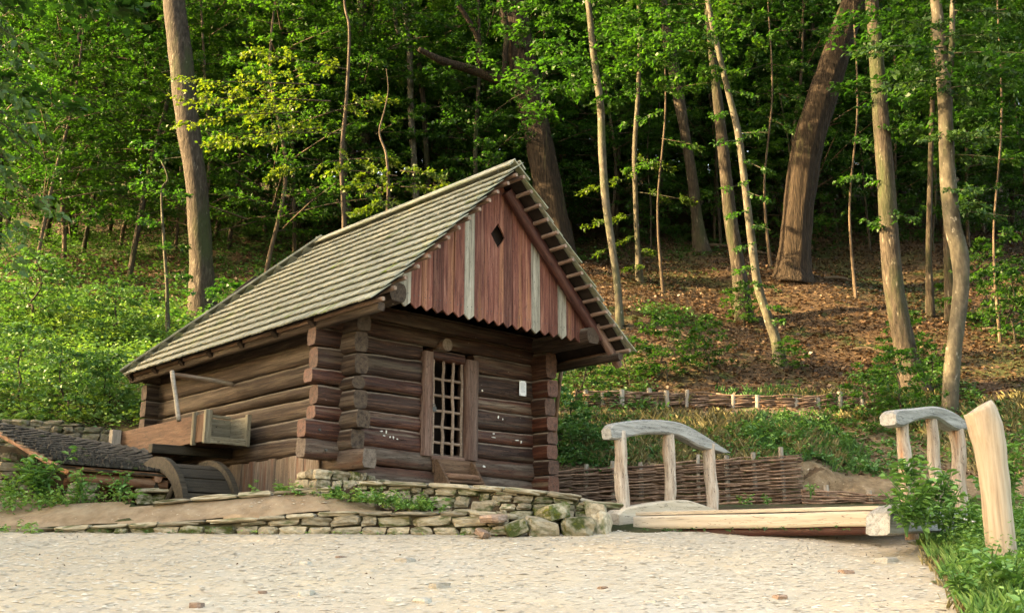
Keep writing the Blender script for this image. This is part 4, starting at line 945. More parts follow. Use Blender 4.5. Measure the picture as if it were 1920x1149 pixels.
def wl(lst): return [(P(x, yb, Y).x, Y, P(x, yb, Y).z, P(x, yt, Y).z) for x, yb, yt, Y in lst]
wattle('tall brown wattle fence of woven rods behind the footbridge', wl([(1010, 955, 884, 17.0), (1200, 952, 872, 16.8), (1350, 954, 860, 16.6), (1505, 956, 851, 16.4)]), 0,
       [(.3+.44*i, .05+.05*((i*7) % 3)/2) for i in range(8)]+[(3.82, .13)], 30, .0185, 1, step=.44, seg_len=(1.4, 2.6))
wattle('short low wattle fence right of the tall one, near the footbridge', wl([(1505, 952, 915, 16.1), (1600, 953, 922, 16.0), (1668, 953, 930, 15.9)]), 0, [(.35, .08), (1.0, .06)], 12, .015, 2, step=.4, seg_len=(.7, 1.3))
wattle('low wattle fence across the slope below the tall trees', wl([(1075, 757, 736, 19.5), (1150, 760, 734, 19.5), (1290, 762, 737, 19.5), (1400, 763, 741, 19.4), (1500, 768, 742, 19.3), (1600, 758, 737, 19.3), (1655, 750, 730, 19.3)]), 0,
       [(.25, .05), (.55, -.02), (.9, .04), (1.45, .08), (1.75, .04), (2.1, .06), (2.95, .0), (3.4, .0), (4.1, -.03), (4.5, -.05), (4.9, .04), (5.3, -.03)], 13, .019, 3, step=.4, back=-.01, stake_r=.038)

# ------------------------------------------------------------------ loose stones and gravel
rr = random.Random(11)
big = [(760, 1052, 30, 'rock', 'pale blocky stone lying alone on the road below the terrace wall'), (572, 1058, 26, 'rock', 'flat pale stone on the left middle of the road'), (825, 1100, 36, 'rock', 'pale wide stone slab lying in the middle of the road'),
       (574, 1112, 30, 'rock', 'light grey cobble beside a tuft of weeds on the road'), (493, 1110, 15, 'rock_red', 'small dark brown stone left of the grey cobble'), (740, 1125, 26, 'rock', 'squarish grey stone near the lower edge of the road'),
       (792, 1128, 34, 'rock', 'grey half buried stone right of the squarish grey one'), (1462, 1120, 26, 'rock_red', 'rusty brown stone on the right part of the road'), (1220, 1129, 22, 'rock', 'small pale pebble right of the reddish sliver'),
       (1130, 1103, 20, 'rock_red', 'reddish flat stone sliver on the road'), (1588, 1073, 24, 'rock_red', 'dark stone near the grassy verge'), (1662, 1052, 34, 'rock', 'pale flat slab at the edge of the grassy verge'),
       (1280, 1121, 20, 'rock', 'grey stone beside the small pale pebble'), (640, 1046, 18, 'rock_red', 'thin dark stone standing behind the flat pale one'), (370, 1136, 30, 'rock_red', 'orange tinted stone at the lower left of the road'), (450, 1063, 14, 'rock', 'tiny pale stone left of the flat pale one')]
for x, y, wpx, m_, lb in big:
    a = ray(x, y); k = -1.4/(a[2]-.152*a[1]); p = Vector((a[0]*k, a[1]*k, a[2]*k)); w_ = wpx*p.y/1980
    o = link('loose_stone', SM[m_][rr.randrange(9)], None, p); o.scale = (w_, w_*.8, w_*.45); o.rotation_euler = (0, 0, rr.uniform(0, 3)); tag(o, lb, 'stone')
def pebbles(name, n, xr, yr, zfn, smin, smax, mats, seed, ok=None, flat=.35, power=2.2):
    r = np.random.default_rng(seed); x = r.uniform(*xr, n); y = yr[0]+(yr[1]-yr[0])*r.random(n)
    if ok is not None: k = ok(x, y); x, y = x[k], y[k]
    n = len(x); z = zfn(x, y); s = smin+(smax-smin)*r.random(n)**power*1.0; th = r.uniform(0, 6.28, n)
    base = np.array([[1, 0, 0], [.45, .8, .1], [-.5, .75, 0], [-1, 0, .1], [-.5, -.8, 0], [.5, -.75, .1], [.1, .15, .8], [-.15, -.1, .75]], float)
    Vt = base[None]*(1+r.uniform(-.25, .25, (n, 8, 1))); Vt[:, :, 2] *= flat*r.uniform(.5, 1.4, (n, 1)); Vt[:, :, 1] *= r.uniform(.5, 1, (n, 1))
    c, s_ = np.cos(th)[:, None], np.sin(th)[:, None]; X = Vt[:, :, 0]*c-Vt[:, :, 1]*s_; Yv = Vt[:, :, 0]*s_+Vt[:, :, 1]*c
    V = np.stack([X*s[:, None]+x[:, None], Yv*s[:, None]+y[:, None], Vt[:, :, 2]*s[:, None]+z[:, None]-.15*flat*s[:, None]], -1).reshape(-1, 3)
    Ft = np.array([[0, 1, 6], [1, 2, 6], [2, 3, 6], [3, 7, 6], [3, 4, 7], [4, 5, 7], [5, 0, 7], [0, 6, 7]])
    Fa = (np.arange(n)[:, None, None]*8+Ft[None]).reshape(-1, 3)
    me = bpy.data.meshes.new(name); me.vertices.add(len(V)); me.vertices.foreach_set('co', V.astype(np.float32).ravel())
    me.loops.add(Fa.size); me.loops.foreach_set('vertex_index', Fa.ravel().astype(np.int32)); me.polygons.add(len(Fa)); me.polygons.foreach_set('loop_start', (np.arange(len(Fa))*3).astype(np.int32))
    a = me.attributes.new('tint', 'FLOAT', 'FACE'); a.data.foreach_set('value', np.repeat(r.random(n), 8).astype(np.float32))
    me.materials.append(mats); me.update(calc_edges=True); me.validate(); return link(name, me)
def pebmat():
    m, n, l = newmat('gravel'); at = n.new('ShaderNodeAttribute'); at.attribute_name = 'tint'
    r = ramp(n, [(0, (.32, .275, .21)), (.2, (.43, .38, .3)), (.6, (.52, .465, .37)), (.9, (.62, .57, .47)), (1, (.48, .36, .25))]); l.new(at.outputs['Fac'], r.inputs[0])
    return finish(m, n, l, r.outputs[0], .9)
M['gravel'] = pebmat()
tag(pebbles('gravel', 75000, (-6.3, 5), (6.3, 12.1), roadm, .004, .046, M['gravel'], 1, ok=lambda x, y: (x < verge_edge(y)+.1) & (abs(x) < y*.53+.4) & (y < np.where(x < 0, low_y(x)-.05, np.where(x < 1.2, up_y(x)-.1, 12.1))), power=6, flat=.28), 'pale loose gravel scattered over the road', 'gravel', kind='stuff')
tag(pebbles('dirt_gravel', 9000, (-8, -.5), (11.9, 14), dirtm, .006, .04, M['gravel'], 2, ok=lambda x, y: (y > low_y(x)+.2) & ((x-HC.x)*HB.x+(y-HC.y)*HB.y < .4) & ((x < -2.3) | (y < up_y(x)-.2)), power=4), 'small stones on the brown dirt path', 'gravel', kind='stuff')

# ------------------------------------------------------------------ trees
def tree_trunk(px_path, Y, base=None, extra_h=8, ns=14, rough=.08, seed=0, lean_y=0, flare=1.35, ridge=0, ytilt=0):
    """trunk traced from (px, py, width) rows listed from the foot upward; it goes on above the frame"""
    pts = []
    for i, (x, y, w_) in enumerate(px_path):
        yy = Y+ytilt*i; p = P(x, y, yy); pts.append([p.x, p.y, p.z, w_*yy/1980/2])
    b = pts[0]; b[2] = min(b[2], H1(b[0], b[1])+.02)-.15; b[3] *= flare
    d = np.array(pts[-1])-np.array(pts[-2]); d[3] = 0; L = np.linalg.norm(d[:3]); d = d/L
    last = np.array(pts[-1])
    for k in range(1, 5):
        q = last+d*extra_h*k/4; q[0] += .15*math.sin(seed+k); q[3] = last[3]*(1-.2*k); pts.append(list(q))
    return pts
def build_trunk(name, pts, mat, parent, n=None, ns=14, rough=.08, seed=0, ridge=0):
    o = Vector(parent.location); q = [(p[0]-o.x, p[1]-o.y, p[2]-o.z, p[3]) for p in pts]
    n = n or len(q)*6; V, F = tube_vf(q, n, ns, rough, seed, ridge=ridge)
    return link(name, mesh(name, V, F, mat, True), parent)
def twigs_vf(tw, r0=.018, o=(0, 0, 0)):
    out = []
    for a, b, c in tw:
        L = float(np.linalg.norm(c-a)); rr_ = r0*min(1.5, .35+L*.3)
        out.append(tube_vf([tuple(a-o)+(rr_,), tuple(b-o)+(rr_*.65,), tuple(c-o)+(rr_*.2,)], 5, 4, 0, cap=False))
    return merge(out)
# shared crowns -------------------------------------------------
def crown(name, z0, z1, R, nspr, per, size, mat, shape='ovoid', droop=.12, stemr=None, tint=0):
    lv = Leaves()
    for i in range(nspr):
        f = (i+rng.random())/nspr; z = z0+(z1-z0)*f; th = i*2.4+rng.uniform(-.4, .4)
        rad = R*(math.sin(math.pi*min(1, .18+.82*f))**.6 if shape == 'ovoid' else (1-.75*f))*rng.uniform(.55, 1.12)
        r0 = rad*rng.uniform(.05, .35); c, s = math.cos(th), math.sin(th); ri = rng.uniform(.12, .45)
        lv.spray((c*r0, s*r0, z), (c*rad, s*rad, z+(rad-r0)*ri), per, size, (rad-r0)*.45+.15, droop, .4, tint)
    me = lv.build(name, mat); V, F = twigs_vf(lv.tw, .022 if size > .1 else .012); return me, (V, F)
def stem(H, r, bend, seed, ns=9):
    r_ = random.Random(seed)
    return tube_vf([(0, 0, -.4, r*1.35), (0, 0, .4, r), (r_.uniform(-bend, bend), r_.uniform(-bend, bend), H*.3, r*.92), (r_.uniform(-bend, bend)*1.4, r_.uniform(-bend, bend)*1.4, H*.6, r*.7),
                    (r_.uniform(-bend, bend)*1.6, r_.uniform(-bend, bend)*1.6, H, r*.2)], 18, ns, .1, seed)
KIND = {}
def kind(nm, H, r, z0, z1, R, nspr, per, size, mat, bark, shape='ovoid', nv=2, bend=.35, tint=0, droop=.12):
    L = []
    for i in range(nv):
        me, tw = crown('crown', z0, z1, R, nspr, per, size, mat, shape, droop, tint=tint)
        tr = merge([stem(H, r, bend, i+len(nm)), tw]); L.append((mesh('trunk', *tr, bark, True), me))
    KIND[nm] = L
kind('tall', 25, .21, 9, 27, 4.3, 74, 230, .19, M['leaf'], M['bark_dark'], nv=3, bend=.5)
kind('far', 24, .22, 5, 27, 4.6, 66, 170, .26, M['leaf'], M['bark_dark'], nv=2, bend=.5)
kind('mid', 12, .085, 1.6, 13.5, 2.8, 84, 210, .125, M['leaf'], M['bark_beech'], nv=3, bend=.5, droop=.2)
kind('sap', 6.5, .04, .6, 7.4, 2.0, 56, 150, .10, M['leaf'], M['bark_beech'], 'cone', nv=3, bend=.25, tint=.1, droop=.2)
kind('layer', 10, .06, 1.2, 11, 3.3, 80, 230, .105, M['leaf_mid'], M['bark_dark'], 'cone', nv=3, bend=.4, tint=.05, droop=.12)
kind('hbush', 1.4, .02, .05, 1.4, 1.0, 30, 80, .085, M['herb'], M['bark_beech'], 'ovoid', nv=3, bend=.15, droop=.1)
kind('bush', 1.4, .02, .1, 1.5, .95, 26, 70, .085, M['leaf'], M['bark_beech'], 'ovoid', nv=3, bend=.15, droop=.1)
def put(nm, x, y, sc, rz, label, group, i=None, name=None, dz=0, cat='tree', lit=None):
    L = KIND[nm]; tm_, cm = L[(i if i is not None else rnd.randrange(99)) % len(L)]
    root = empty(name or 'tree', (x, y, H1(x, y)+dz), rz, label, cat, group); root.scale = (sc, sc, sc*rnd.uniform(.9, 1.1))
    link('trunk', tm_, root); link('crown', cm, root); return root
# forest population
placed = []
def ok_(x, y, d):
    for a, b, dd_ in placed:
        if (x-a)**2+(y-b)**2 < max(d, 0)**2: return False
    return True
def pxx(x, y, z):
    zc = y*ct+z*st; return 960+1980*x/zc, 574.5-1980*(-y*st+z*ct)/zc
ZONES = (('at the far left beyond the bank', -1e9, 300), ('behind the big straight trunk left', 300, 620), ('rising behind the mill roof', 620, 1060),
         ('behind the slender pale trunks', 1060, 1450), ('behind the big leaning trunk', 1450, 1640), ('at the far right of the wood', 1640, 1e9))
def zone(x):
    for i, (t_, a, b) in enumerate(ZONES):
        if a <= x < b: return i
def scatter(nm, n, yr, dens, dmin, sc, word, grp, seed, cond=None, xk=.56):
    r = random.Random(seed); c = 0; tries = 0
    while c < n and tries < n*40:
        tries += 1; y = yr[0]+(yr[1]-yr[0])*r.random()**dens; x = r.uniform(-xk, xk)*y*1.0
        if not ok_(x, y, dmin): continue
        if cond and not cond(x, y): continue
        placed.append((x, y, dmin)); X_, _ = pxx(x, y, H1(x, y)); z_ = zone(X_); far = y > (yr[0]+yr[1])/2
        put(nm, x, y, r.uniform(*sc), r.uniform(0, 6.28), '%s %s%s' % (word, 'deeper in, ' if far else '', ZONES[z_][0]), '%s %s%s' % (grp, 'deeper in, ' if far else '', ZONES[z_][0])); c += 1
# key trees, traced one by one ---------------------------------
def key(label, path, Y, bark, name='tree', ns=14, rough=.08, seed=0, ridge=0, flare=1.3, top='tall', topz=None, topsc=.8, extra_h=8, sprays=(), smat='leaf', limbs=(), ytilt=0, ssize=.10, per=150):
    pts = tree_trunk(path, Y, seed=seed, flare=flare, extra_h=extra_h, ytilt=ytilt)
    root = empty(name, (pts[0][0], pts[0][1], pts[0][2]+.15), 0, label, 'tree'); o = Vector(root.location)
    build_trunk('trunk', pts, bark, root, ns=ns, rough=rough, seed=seed, ridge=ridge)
    for lb in limbs:
        q = [(*(P(x, y, Yl)-o), w_*Yl/1980/2) for x, y, w_, Yl in lb]; V, F = tube_vf(q, len(q)*5, 9, .1, seed); link('limb', mesh('limb', V, F, bark, True), root)
    if sprays:
        lv = Leaves()
        for sp_ in sprays:
            x0, y0, x1, y1, wm = sp_[:5]; Y0 = sp_[5] if len(sp_) > 5 else Y; Y1 = sp_[6] if len(sp_) > 6 else Y0-.5
            lv.spray(P(x0, y0, Y0), P(x1, y1, Y1), int(per*max(.5, wm)), ssize, wm*.55, .06, .45)
        link('foliage', lv.build('foliage', M[smat], offset=tuple(o)), root); V, F = twigs_vf(lv.tw, .014, np.array(o)); link('twigs', mesh('twigs', V, F, bark), root)['kind'] = 'stuff'
    if top:
        tm_, cm = KIND[top][seed % len(KIND[top])]; c = link('crown', cm, root); tp = pts[-3]; c.location = (tp[0]-o.x, tp[1]-o.y, (tp[2]-o.z)-13*topsc+(4.6 if top == 'mid' else 3.0)); c.scale = (topsc,)*3
    placed.append((pts[0][0], pts[0][1], 1.2)); return root
key('big straight grey-brown trunk left of the mill roof', [(383, 575, 50), (378, 500, 46), (373, 420, 44), (366, 330, 42), (352, 230, 46), (340, 120, 48), (326, 0, 44)], 25, M['bark_beech'], seed=1, ns=18, ridge=.02, topsc=.9)
key('massive dark oak trunk behind the mill ridge with a long limb reaching left', [(1062, 560, 62), (1045, 430, 54), (1028, 350, 56), (1010, 260, 54), (993, 180, 56), (975, 90, 56), (958, 0, 58)], 28, M['bark_oak'], seed=2, ns=44, ridge=.05, topsc=1.0,
    limbs=[[(985, 175, 26, 28), (935, 150, 22, 27.8), (880, 130, 19, 27.6), (830, 115, 16, 27.3), (785, 92, 10, 27)], [(946, 152, 12, 27.8), (948, 95, 12, 27.6), (950, 50, 11, 27.5), (930, -20, 9, 27.3)],
           [(900, 120, 14, 27.6), (895, 70, 12, 27.4), (860, 10, 10, 27)]])
key('slender smooth pale grey trunk just right of the mill roof', [(1163, 622, 16), (1158, 540, 15), (1146, 450, 15), (1135, 370, 16), (1129, 280, 16), (1126, 200, 15), (1114, 110, 14), (1102, 0, 12)], 22.8, M['bark_light'], seed=3, ns=10, top='mid', topsc=1, flare=1.15)
key('thin gold-lit young trunk on the sunny leaf patch', [(1201, 543, 17), (1196, 470, 11), (1192, 380, 10), (1190, 280, 10), (1196, 180, 9), (1200, 60, 9)], 26.3, M['bark_light'], seed=4, ns=9, top='mid', topsc=.9,
    sprays=[(1192, 400, 1090, 420, 1.6), (1195, 440, 1120, 470, 1.2), (1192, 360, 1290, 370, 1.4), (1192, 330, 1100, 350, 1.4), (1195, 470, 1250, 475, .9), (1195, 300, 1260, 310, 1.2), (1196, 500, 1170, 505, .7)], smat='leaf_sunlit')
key('grey twin-ridged trunk further up the slope behind the gold-lit one', [(1318, 480, 34), (1308, 420, 24), (1300, 350, 22), (1288, 270, 20), (1272, 180, 24), (1258, 100, 24), (1240, 0, 22)], 30, M['bark_beech'], seed=5, ns=10, topsc=.8)
key('straight mossy brown trunk left of the leafy thin one', [(1396, 598, 32), (1384, 500, 28), (1370, 410, 26), (1358, 300, 24), (1346, 190, 20), (1334, 90, 15), (1326, 0, 13)], 24.3, M['bark_beech'], seed=6, ns=12, topsc=.7)
key('thin leaning trunk covered in small leafy shoots', [(1467, 690, 24), (1455, 640, 21), (1438, 590, 18), (1420, 530, 17), (1408, 440, 16), (1396, 340, 14), (1384, 250, 14), (1360, 150, 12), (1330, 20, 11)], 21.2, M['bark_light'], seed=7, ns=10, top='mid', topsc=.9,
    sprays=[(1384, 250, 1440, 245, .7), (1386, 265, 1345, 262, .6), (1392, 300, 1440, 318, .6), (1396, 345, 1360, 350, .5), (1400, 360, 1442, 372, .6), (1403, 395, 1370, 402, .5), (1406, 420, 1445, 428, .6), (1410, 455, 1380, 465, .5), (1415, 500, 1385, 505, .6),
            (1420, 530, 1460, 545, .7), (1430, 570, 1475, 580, .7), (1440, 600, 1480, 602, .5), (1376, 210, 1330, 215, .7), (1368, 170, 1420, 180, .8), (1455, 650, 1490, 655, .5)], smat='leaf', per=130, ssize=.085)
key('massive dark furrowed trunk leaning right on the open slope', [(1484, 528, 82), (1489, 490, 66), (1494, 420, 58), (1504, 330, 60), (1524, 240, 60), (1550, 160, 58), (1572, 90, 54), (1604, 0, 50)], 27, M['bark_oak'], seed=8, ns=48, ridge=.06, flare=1.12, topsc=1.0)
key('tall straight greenish trunk right of the big leaning one', [(1722, 745, 52), (1706, 690, 44), (1690, 620, 40), (1676, 540, 38), (1668, 450, 36), (1662, 350, 34), (1652, 230, 32), (1644, 120, 29), (1634, 0, 26)], 20.1, M['bark_beech'], seed=9, ns=16, ridge=.02, topsc=.75, flare=1.4,
    sprays=[(1655, 240, 1700, 242, .7), (1660, 340, 1610, 330, .6), (1668, 400, 1725, 410, .8), (1672, 430, 1610, 400, .6)], ssize=.09)
key('pale winding forked trunk nearest the right side, behind the bridge', [(1779, 785, 30), (1784, 700, 30), (1793, 620, 29), (1802, 540, 30), (1800, 480, 33), (1786, 420, 32), (1777, 330, 30), (1773, 230, 28), (1768, 140, 27), (1760, 60, 24), (1754, 0, 22)], 19.2, M['bark_light'], seed=10, ns=14, top='mid', topsc=1.0, flare=1.05,
    limbs=[[(1772, 145, 14, 19.2), (1784, 90, 12, 19.1), (1786, 0, 10, 19.1), (1792, -80, 8, 19)]],
    sprays=[(1778, 260, 1850, 240, 1.0), (1778, 262, 1900, 250, 1.3, 19.2, 18.2), (1780, 290, 1870, 290, 1.0), (1778, 250, 1725, 258, .6), (1785, 390, 1850, 375, .9), (1785, 395, 1900, 400, 1.2, 19.2, 18.4), (1788, 360, 1820, 350, .8),
            (1772, 140, 1700, 120, 1.1, 19.2, 18), (1770, 150, 1660, 150, 1.3, 19.2, 18), (1768, 90, 1610, 75, 1.6, 19, 17.5), (1770, 70, 1850, 60, 1.2, 19, 18), (1775, 130, 1880, 120, 1.4, 19, 18), (1775, 165, 1900, 150, 1.3, 19, 18), (1768, 60, 1690, 30, 1.2, 19, 18), (1772, 170, 1830, 190, .9), (1790, 20, 1900, 20, 1.3, 19, 18), (1780, 100, 1920, 90, 1.3, 19, 17.6)],
    smat='leaf_near', per=170, ssize=.10)
key('thin dark stem between the greenish and the pale winding trunk', [(1742, 572, 16), (1741, 480, 12), (1743, 380, 11), (1746, 260, 10), (1750, 120, 9)], 24.5, M['bark_beech'], seed=11, ns=8, top='mid', topsc=.9)
key('short grey stem just behind the pale winding trunk', [(1779, 560, 20), (1777, 480, 16), (1776, 400, 14), (1780, 300, 12), (1782, 180, 10)], 24, M['bark_beech'], seed=12, ns=8, top='mid', topsc=.9)
key('thin pale sapling stem left of the big straight trunk', [(318, 612, 9), (313, 540, 7), (307, 450, 6), (303, 360, 4)], 23.4, M['bark_light'], seed=13, ns=7, top=None, extra_h=1.2,
    sprays=[(308, 470, 350, 452, .8), (305, 420, 270, 410, .8), (303, 370, 340, 360, .8), (303, 340, 250, 340, 1.0), (300, 300, 350, 290, .9), (300, 270, 250, 265, .9), (312, 520, 350, 515, .7), (312, 560, 280, 555, .6)])
key('slim reddish twin stems behind the middle of the roof', [(790, 470, 18), (782, 400, 15), (776, 300, 13), (770, 200, 13), (768, 100, 13), (758, 0, 12)], 29, M['bark_light'], seed=14, ns=9, top='mid', topsc=1,
    limbs=[[(772, 90, 9, 29), (745, 60, 8, 28.8), (740, 0, 8, 28.7)]])
key('dim grey trunk left of the reddish twin stems', [(700, 480, 24), (690, 380, 21), (684, 250, 20), (682, 120, 19), (678, 0, 18)], 31, M['bark_beech'], seed=15, ns=10, topsc=.7)
key('leafy young beech whose lime sunlit branch reaches across the big left trunk', [(650, 520, 12), (645, 420, 10), (640, 300, 9), (650, 180, 7), (655, 60, 6)], 22.5, M['bark_dark'], seed=16, ns=7, top=None, extra_h=3,
    sprays=[(620, 190, 340, 170, 2.6, 22.5, 21.0), (600, 160, 350, 140, 2.0, 22.3, 20.8), (560, 210, 345, 215, 1.8, 22.2, 21), (640, 250, 420, 240, 1.8), (650, 130, 470, 90, 1.8), (640, 300, 500, 320, 1.4), (640, 200, 720, 180, 1.4), (640, 300, 740, 290, 1.4), (600, 240, 400, 260, 1.6, 22, 21)], smat='leaf_sunlit', per=190)
key('low spreading beech with lime branches just above the roof slope', [(722, 500, 11), (726, 420, 9), (728, 350, 7), (724, 290, 5)], 21, M['bark_dark'], seed=17, ns=7, top=None, extra_h=2,
    sprays=[(745, 330, 620, 310, 1.5), (750, 345, 640, 345, 1.3), (750, 320, 850, 330, 1.4), (740, 370, 660, 395, 1.0), (750, 350, 830, 350, 1.0), (740, 380, 700, 385, .8)], smat='leaf_sunlit', per=150)
# a tree standing outside the frame on the left reaches in with drooping branches
nl = empty('tree', (-8.2, 11.5, H1(-8.2, 11.5)), 0, 'broad near tree at the left edge whose drooping dark-green branches hang into view', 'tree'); lo = Vector(nl.location)
V, F = tube_vf([(0, 0, -.3, .32), (.1, 0, 2, .25), (.3, .1, 5, .2), (.5, .2, 9, .12)], 20, 12, .1, 4); link('trunk', mesh('trunk', V, F, M['bark_beech'], True), nl)
lv = Leaves()
for (x0, y0, x1, y1, Y0, Y1, wm) in ((-260, 120, 40, 260, 11.5, 10.6, 1.0), (-260, 60, 105, 245, 11.5, 10.8, .9), (-240, 180, 90, 320, 11.5, 10.5, .7), (-260, 200, 50, 370, 11.5, 10.3, .8), (-200, -60, 60, 40, 11.3, 10.4, .8), (-240, 260, 25, 430, 11.5, 10.4, .7), (-260, -20, 45, 60, 11, 10, .8), (-260, 100, 60, 190, 11.5, 11, .9), (-250, 60, 30, 130, 11.5, 10.5, .9)):
    lv.spray(P(x0, y0, Y0), P(x1, y1, Y1), int(210*wm), .105, .5, .12, .5)
link('foliage', lv.build('foliage', M['leaf_near'], shape=6, offset=tuple(lo)), nl); V, F = twigs_vf(lv.tw, .016, np.array(lo)); link('twigs', mesh('twigs', V, F, M['bark_beech']), nl)['kind'] = 'stuff'
c = link('crown', KIND['mid'][0][1], nl); c.location = (0, 0, 3); c.scale = (1.4, 1.4, 1.0)
placed.append((-8.2, 11.5, 2))
# sun-side gap: the light reaches the leaf patch at (3.5, 24) through here
SD = Vector((sdir.x, sdir.y)); 
def corridor(x, y, wd=3.2):
    for (tx, ty) in ((3.4, 24.3), (3.4, 25.3)):
        rx, ry = x-tx, y-ty; al = rx*sdir.x/math.hypot(sdir.x, sdir.y)+ry*sdir.y/math.hypot(sdir.x, sdir.y)
        pr = abs(rx*sdir.y-ry*sdir.x)/math.hypot(sdir.x, sdir.y)
        if al > 0 and al < 60 and pr < wd: return True
    return False
def notkey(x, y):
    X_, Y_ = pxx(x, y, H1(x, y)+1)
    if (925 < X_ < 1075 and y < 29) or (300 < X_ < 400 and y < 25.5): return False
    return not (X_ > 1050 and y < 31) and not corridor(x, y, 3.6)
scatter('layer', 30, (25.2, 33), 1.0, 2.3, (.8, 1.15), 'spreading young beech', 'spreading young beeches', 26, lambda x, y: pxx(x, y, H1(x, y))[0] < 1000 and not corridor(x, y, 3.2) and not (290 < pxx(x, y, H1(x, y))[0] < 430 and y < 26.5) and not (800 < pxx(x, y, H1(x, y))[0] and y < 29.5))
scatter('layer', 16, (34, 44), 1.0, 2.6, (.9, 1.3), 'spreading young beech further back', 'spreading young beeches further back', 27)
scatter('layer', 15, (31.5, 38), 1.0, 2.4, (.8, 1.1), 'spreading young beech in the shade', 'spreading young beeches in the shade', 28, lambda x, y: pxx(x, y, H1(x, y))[0] > 1040)
scatter('tall', 60, (30, 58), 1.0, 2.7, (.8, 1.25), 'dark tall trunk', 'dark tall trunks', 21, lambda x, y: not corridor(x, y, 4.2) and not (pxx(x, y, H1(x, y))[0] > 1050 and y < 33))
scatter('far', 62, (52, 100), .9, 3.0, (.9, 1.4), 'dim far tree with full crown', 'dim far trees', 22)
scatter('mid', 106, (23.5, 44), 1.1, 1.6, (.8, 1.25), 'slim leafy beech', 'slim leafy beeches', 23, lambda x, y: notkey(x, y) and (pxx(x, y, H1(x, y))[0] < 900 or y > 33))
scatter('sap', 62, (20.5, 42), 1.0, 1.5, (.8, 1.3), 'leafy sapling', 'leafy saplings', 24, lambda x, y: notkey(x, y) and pxx(x, y, H1(x, y))[0] < 1000 and not (y < 25.5 and x < -4))
scatter('sap', 26, (30, 46), 1.0, 1.5, (.8, 1.3), 'small undergrowth tree', 'small undergrowth trees', 25, lambda x, y: pxx(x, y, H1(x, y))[0] > 1050 and not corridor(x, y))
# unseen trees added out of frame on the left to block the sun
r_ = random.Random(77)
for ix in range(6):
    for iy in range(5):
        x, y = -19.5-ix*4.6+r_.uniform(-1, 1), -5+iy*4.1+(ix % 2)*2+r_.uniform(-1, 1)
        if y > 13.5 or abs(x) < abs(y)*.56+3: continue
        placed.append((x, y, 3.0)); put('far', x, y, r_.uniform(.85, 1.05), r_.uniform(0, 6), 'unseen tree added left of the clearing to block the sun', 'unseen trees added left of the clearing to block the sun', dz=0)
for x, y, lb in ((11.5, 17, 'tree at the right border of the clearing, nearer'), (15, 23, 'tree at the right border of the clearing, middle'), (17, 12, 'tree at the right border of the clearing, outer')):
    put('tall', x+3, y, .9, r_.uniform(0, 6), lb, None)

# ------------------------------------------------------------------ ground cover
def samp(n, xr, yr, seed, cond=None, w_=None):
    r = np.random.default_rng(seed); x = r.uniform(*xr, n); y = r.uniform(*yr, n)
    k = abs(x) < y*.56+1.5
    if cond is not None: k &= cond(x, y)
    return x[k], y[k]
def zg(x, y): return hz_(x, y)
def ground_leaves(name, x, y, size, mat, lab, cat, up=.0, lift=.02, seed=0, wr=.6, tintf=None, hh=0, shape=4, zf=zg, flat=.35):
    r = np.random.default_rng(seed); n = len(x); z = zf(x, y)+lift+hh*r.random(n)**1.3
    a = r.uniform(0, 6.283, n); ax = np.stack([np.cos(a), np.sin(a), r.normal(up, .25, n)], 1); nn = np.array([0, -.3, 1.])+r.normal(0, flat, (n, 3))
    l_ = size*r.uniform(.5, 1.3, n); t = r.random(n)*.8 if tintf is None else np.clip(tintf(x, y)+r.random(n)*.5, 0, 1.3)
    me = leaf_mesh(name, np.stack([x, y, z], 1), ax, nn, l_, l_*wr, t, mat, .15, shape); return tag(link(name, me), lab, cat, kind='stuff')
def notbuilt(x, y):
    u = (x-HC.x)*HA.x+(y-HC.y)*HA.y; v = (x-HC.x)*HB.x+(y-HC.y)*HB.y
    return ~((u > -1.9) & (u < 3.9) & (v > -.4) & (v < 5.6))
x, y = samp(150000, (-19, 19), (16.6, 36), 1, lambda x, y: notbuilt(x, y) & (np.random.default_rng(901).random(len(x)) < np.clip(1.25-(y-16)/28, .2, 1)) & ((x > -2) | (fbm(x, y, .4, 2) > .1)))
ground_leaves('dead_leaves', x, y, .10, M['litter'], 'brown dead leaves covering the wooded slope', 'dead leaves', seed=1, flat=.5)
# herbs: clumps of leaves
def herbs(name, n, xr, yr, cond, per, size, rad, h, mat, lab, seed, cat='undergrowth', zf=zg, tint=0, shape=4, wr=.62):
    x, y = samp(n, xr, yr, seed, cond); z = zf(x, y); r = np.random.default_rng(seed+9); m = len(x)
    k = np.repeat(np.arange(m), per); N = len(k); th = r.uniform(0, 6.283, N); rr_ = rad*np.sqrt(r.random(N)); hs = r.uniform(.35, 1.2, m)[k]
    f = r.random(N)**.7; pos = np.stack([x[k]+np.cos(th)*rr_*(.4+.6*f), y[k]+np.sin(th)*rr_*(.4+.6*f), z[k]+h*hs*f*(1-.5*(rr_/rad)**2)], 1)
    a = th+r.normal(0, .9, N); ax = np.stack([np.cos(a), np.sin(a), r.normal(.15, .35, N)], 1); nn = np.array([0, 0, 1.])+r.normal(0, .38, (N, 3))
    l_ = size*r.uniform(.5, 1.35, N)*r.uniform(.7, 1.3, m)[k]; t = np.clip(r.uniform(0, .55, m)[k]+r.random(N)*.45+tint, 0, 1.3)
    me = leaf_mesh(name, pos, ax, nn, l_, l_*wr, t, mat, .15, shape); return tag(link(name, me), lab, cat, kind='stuff')
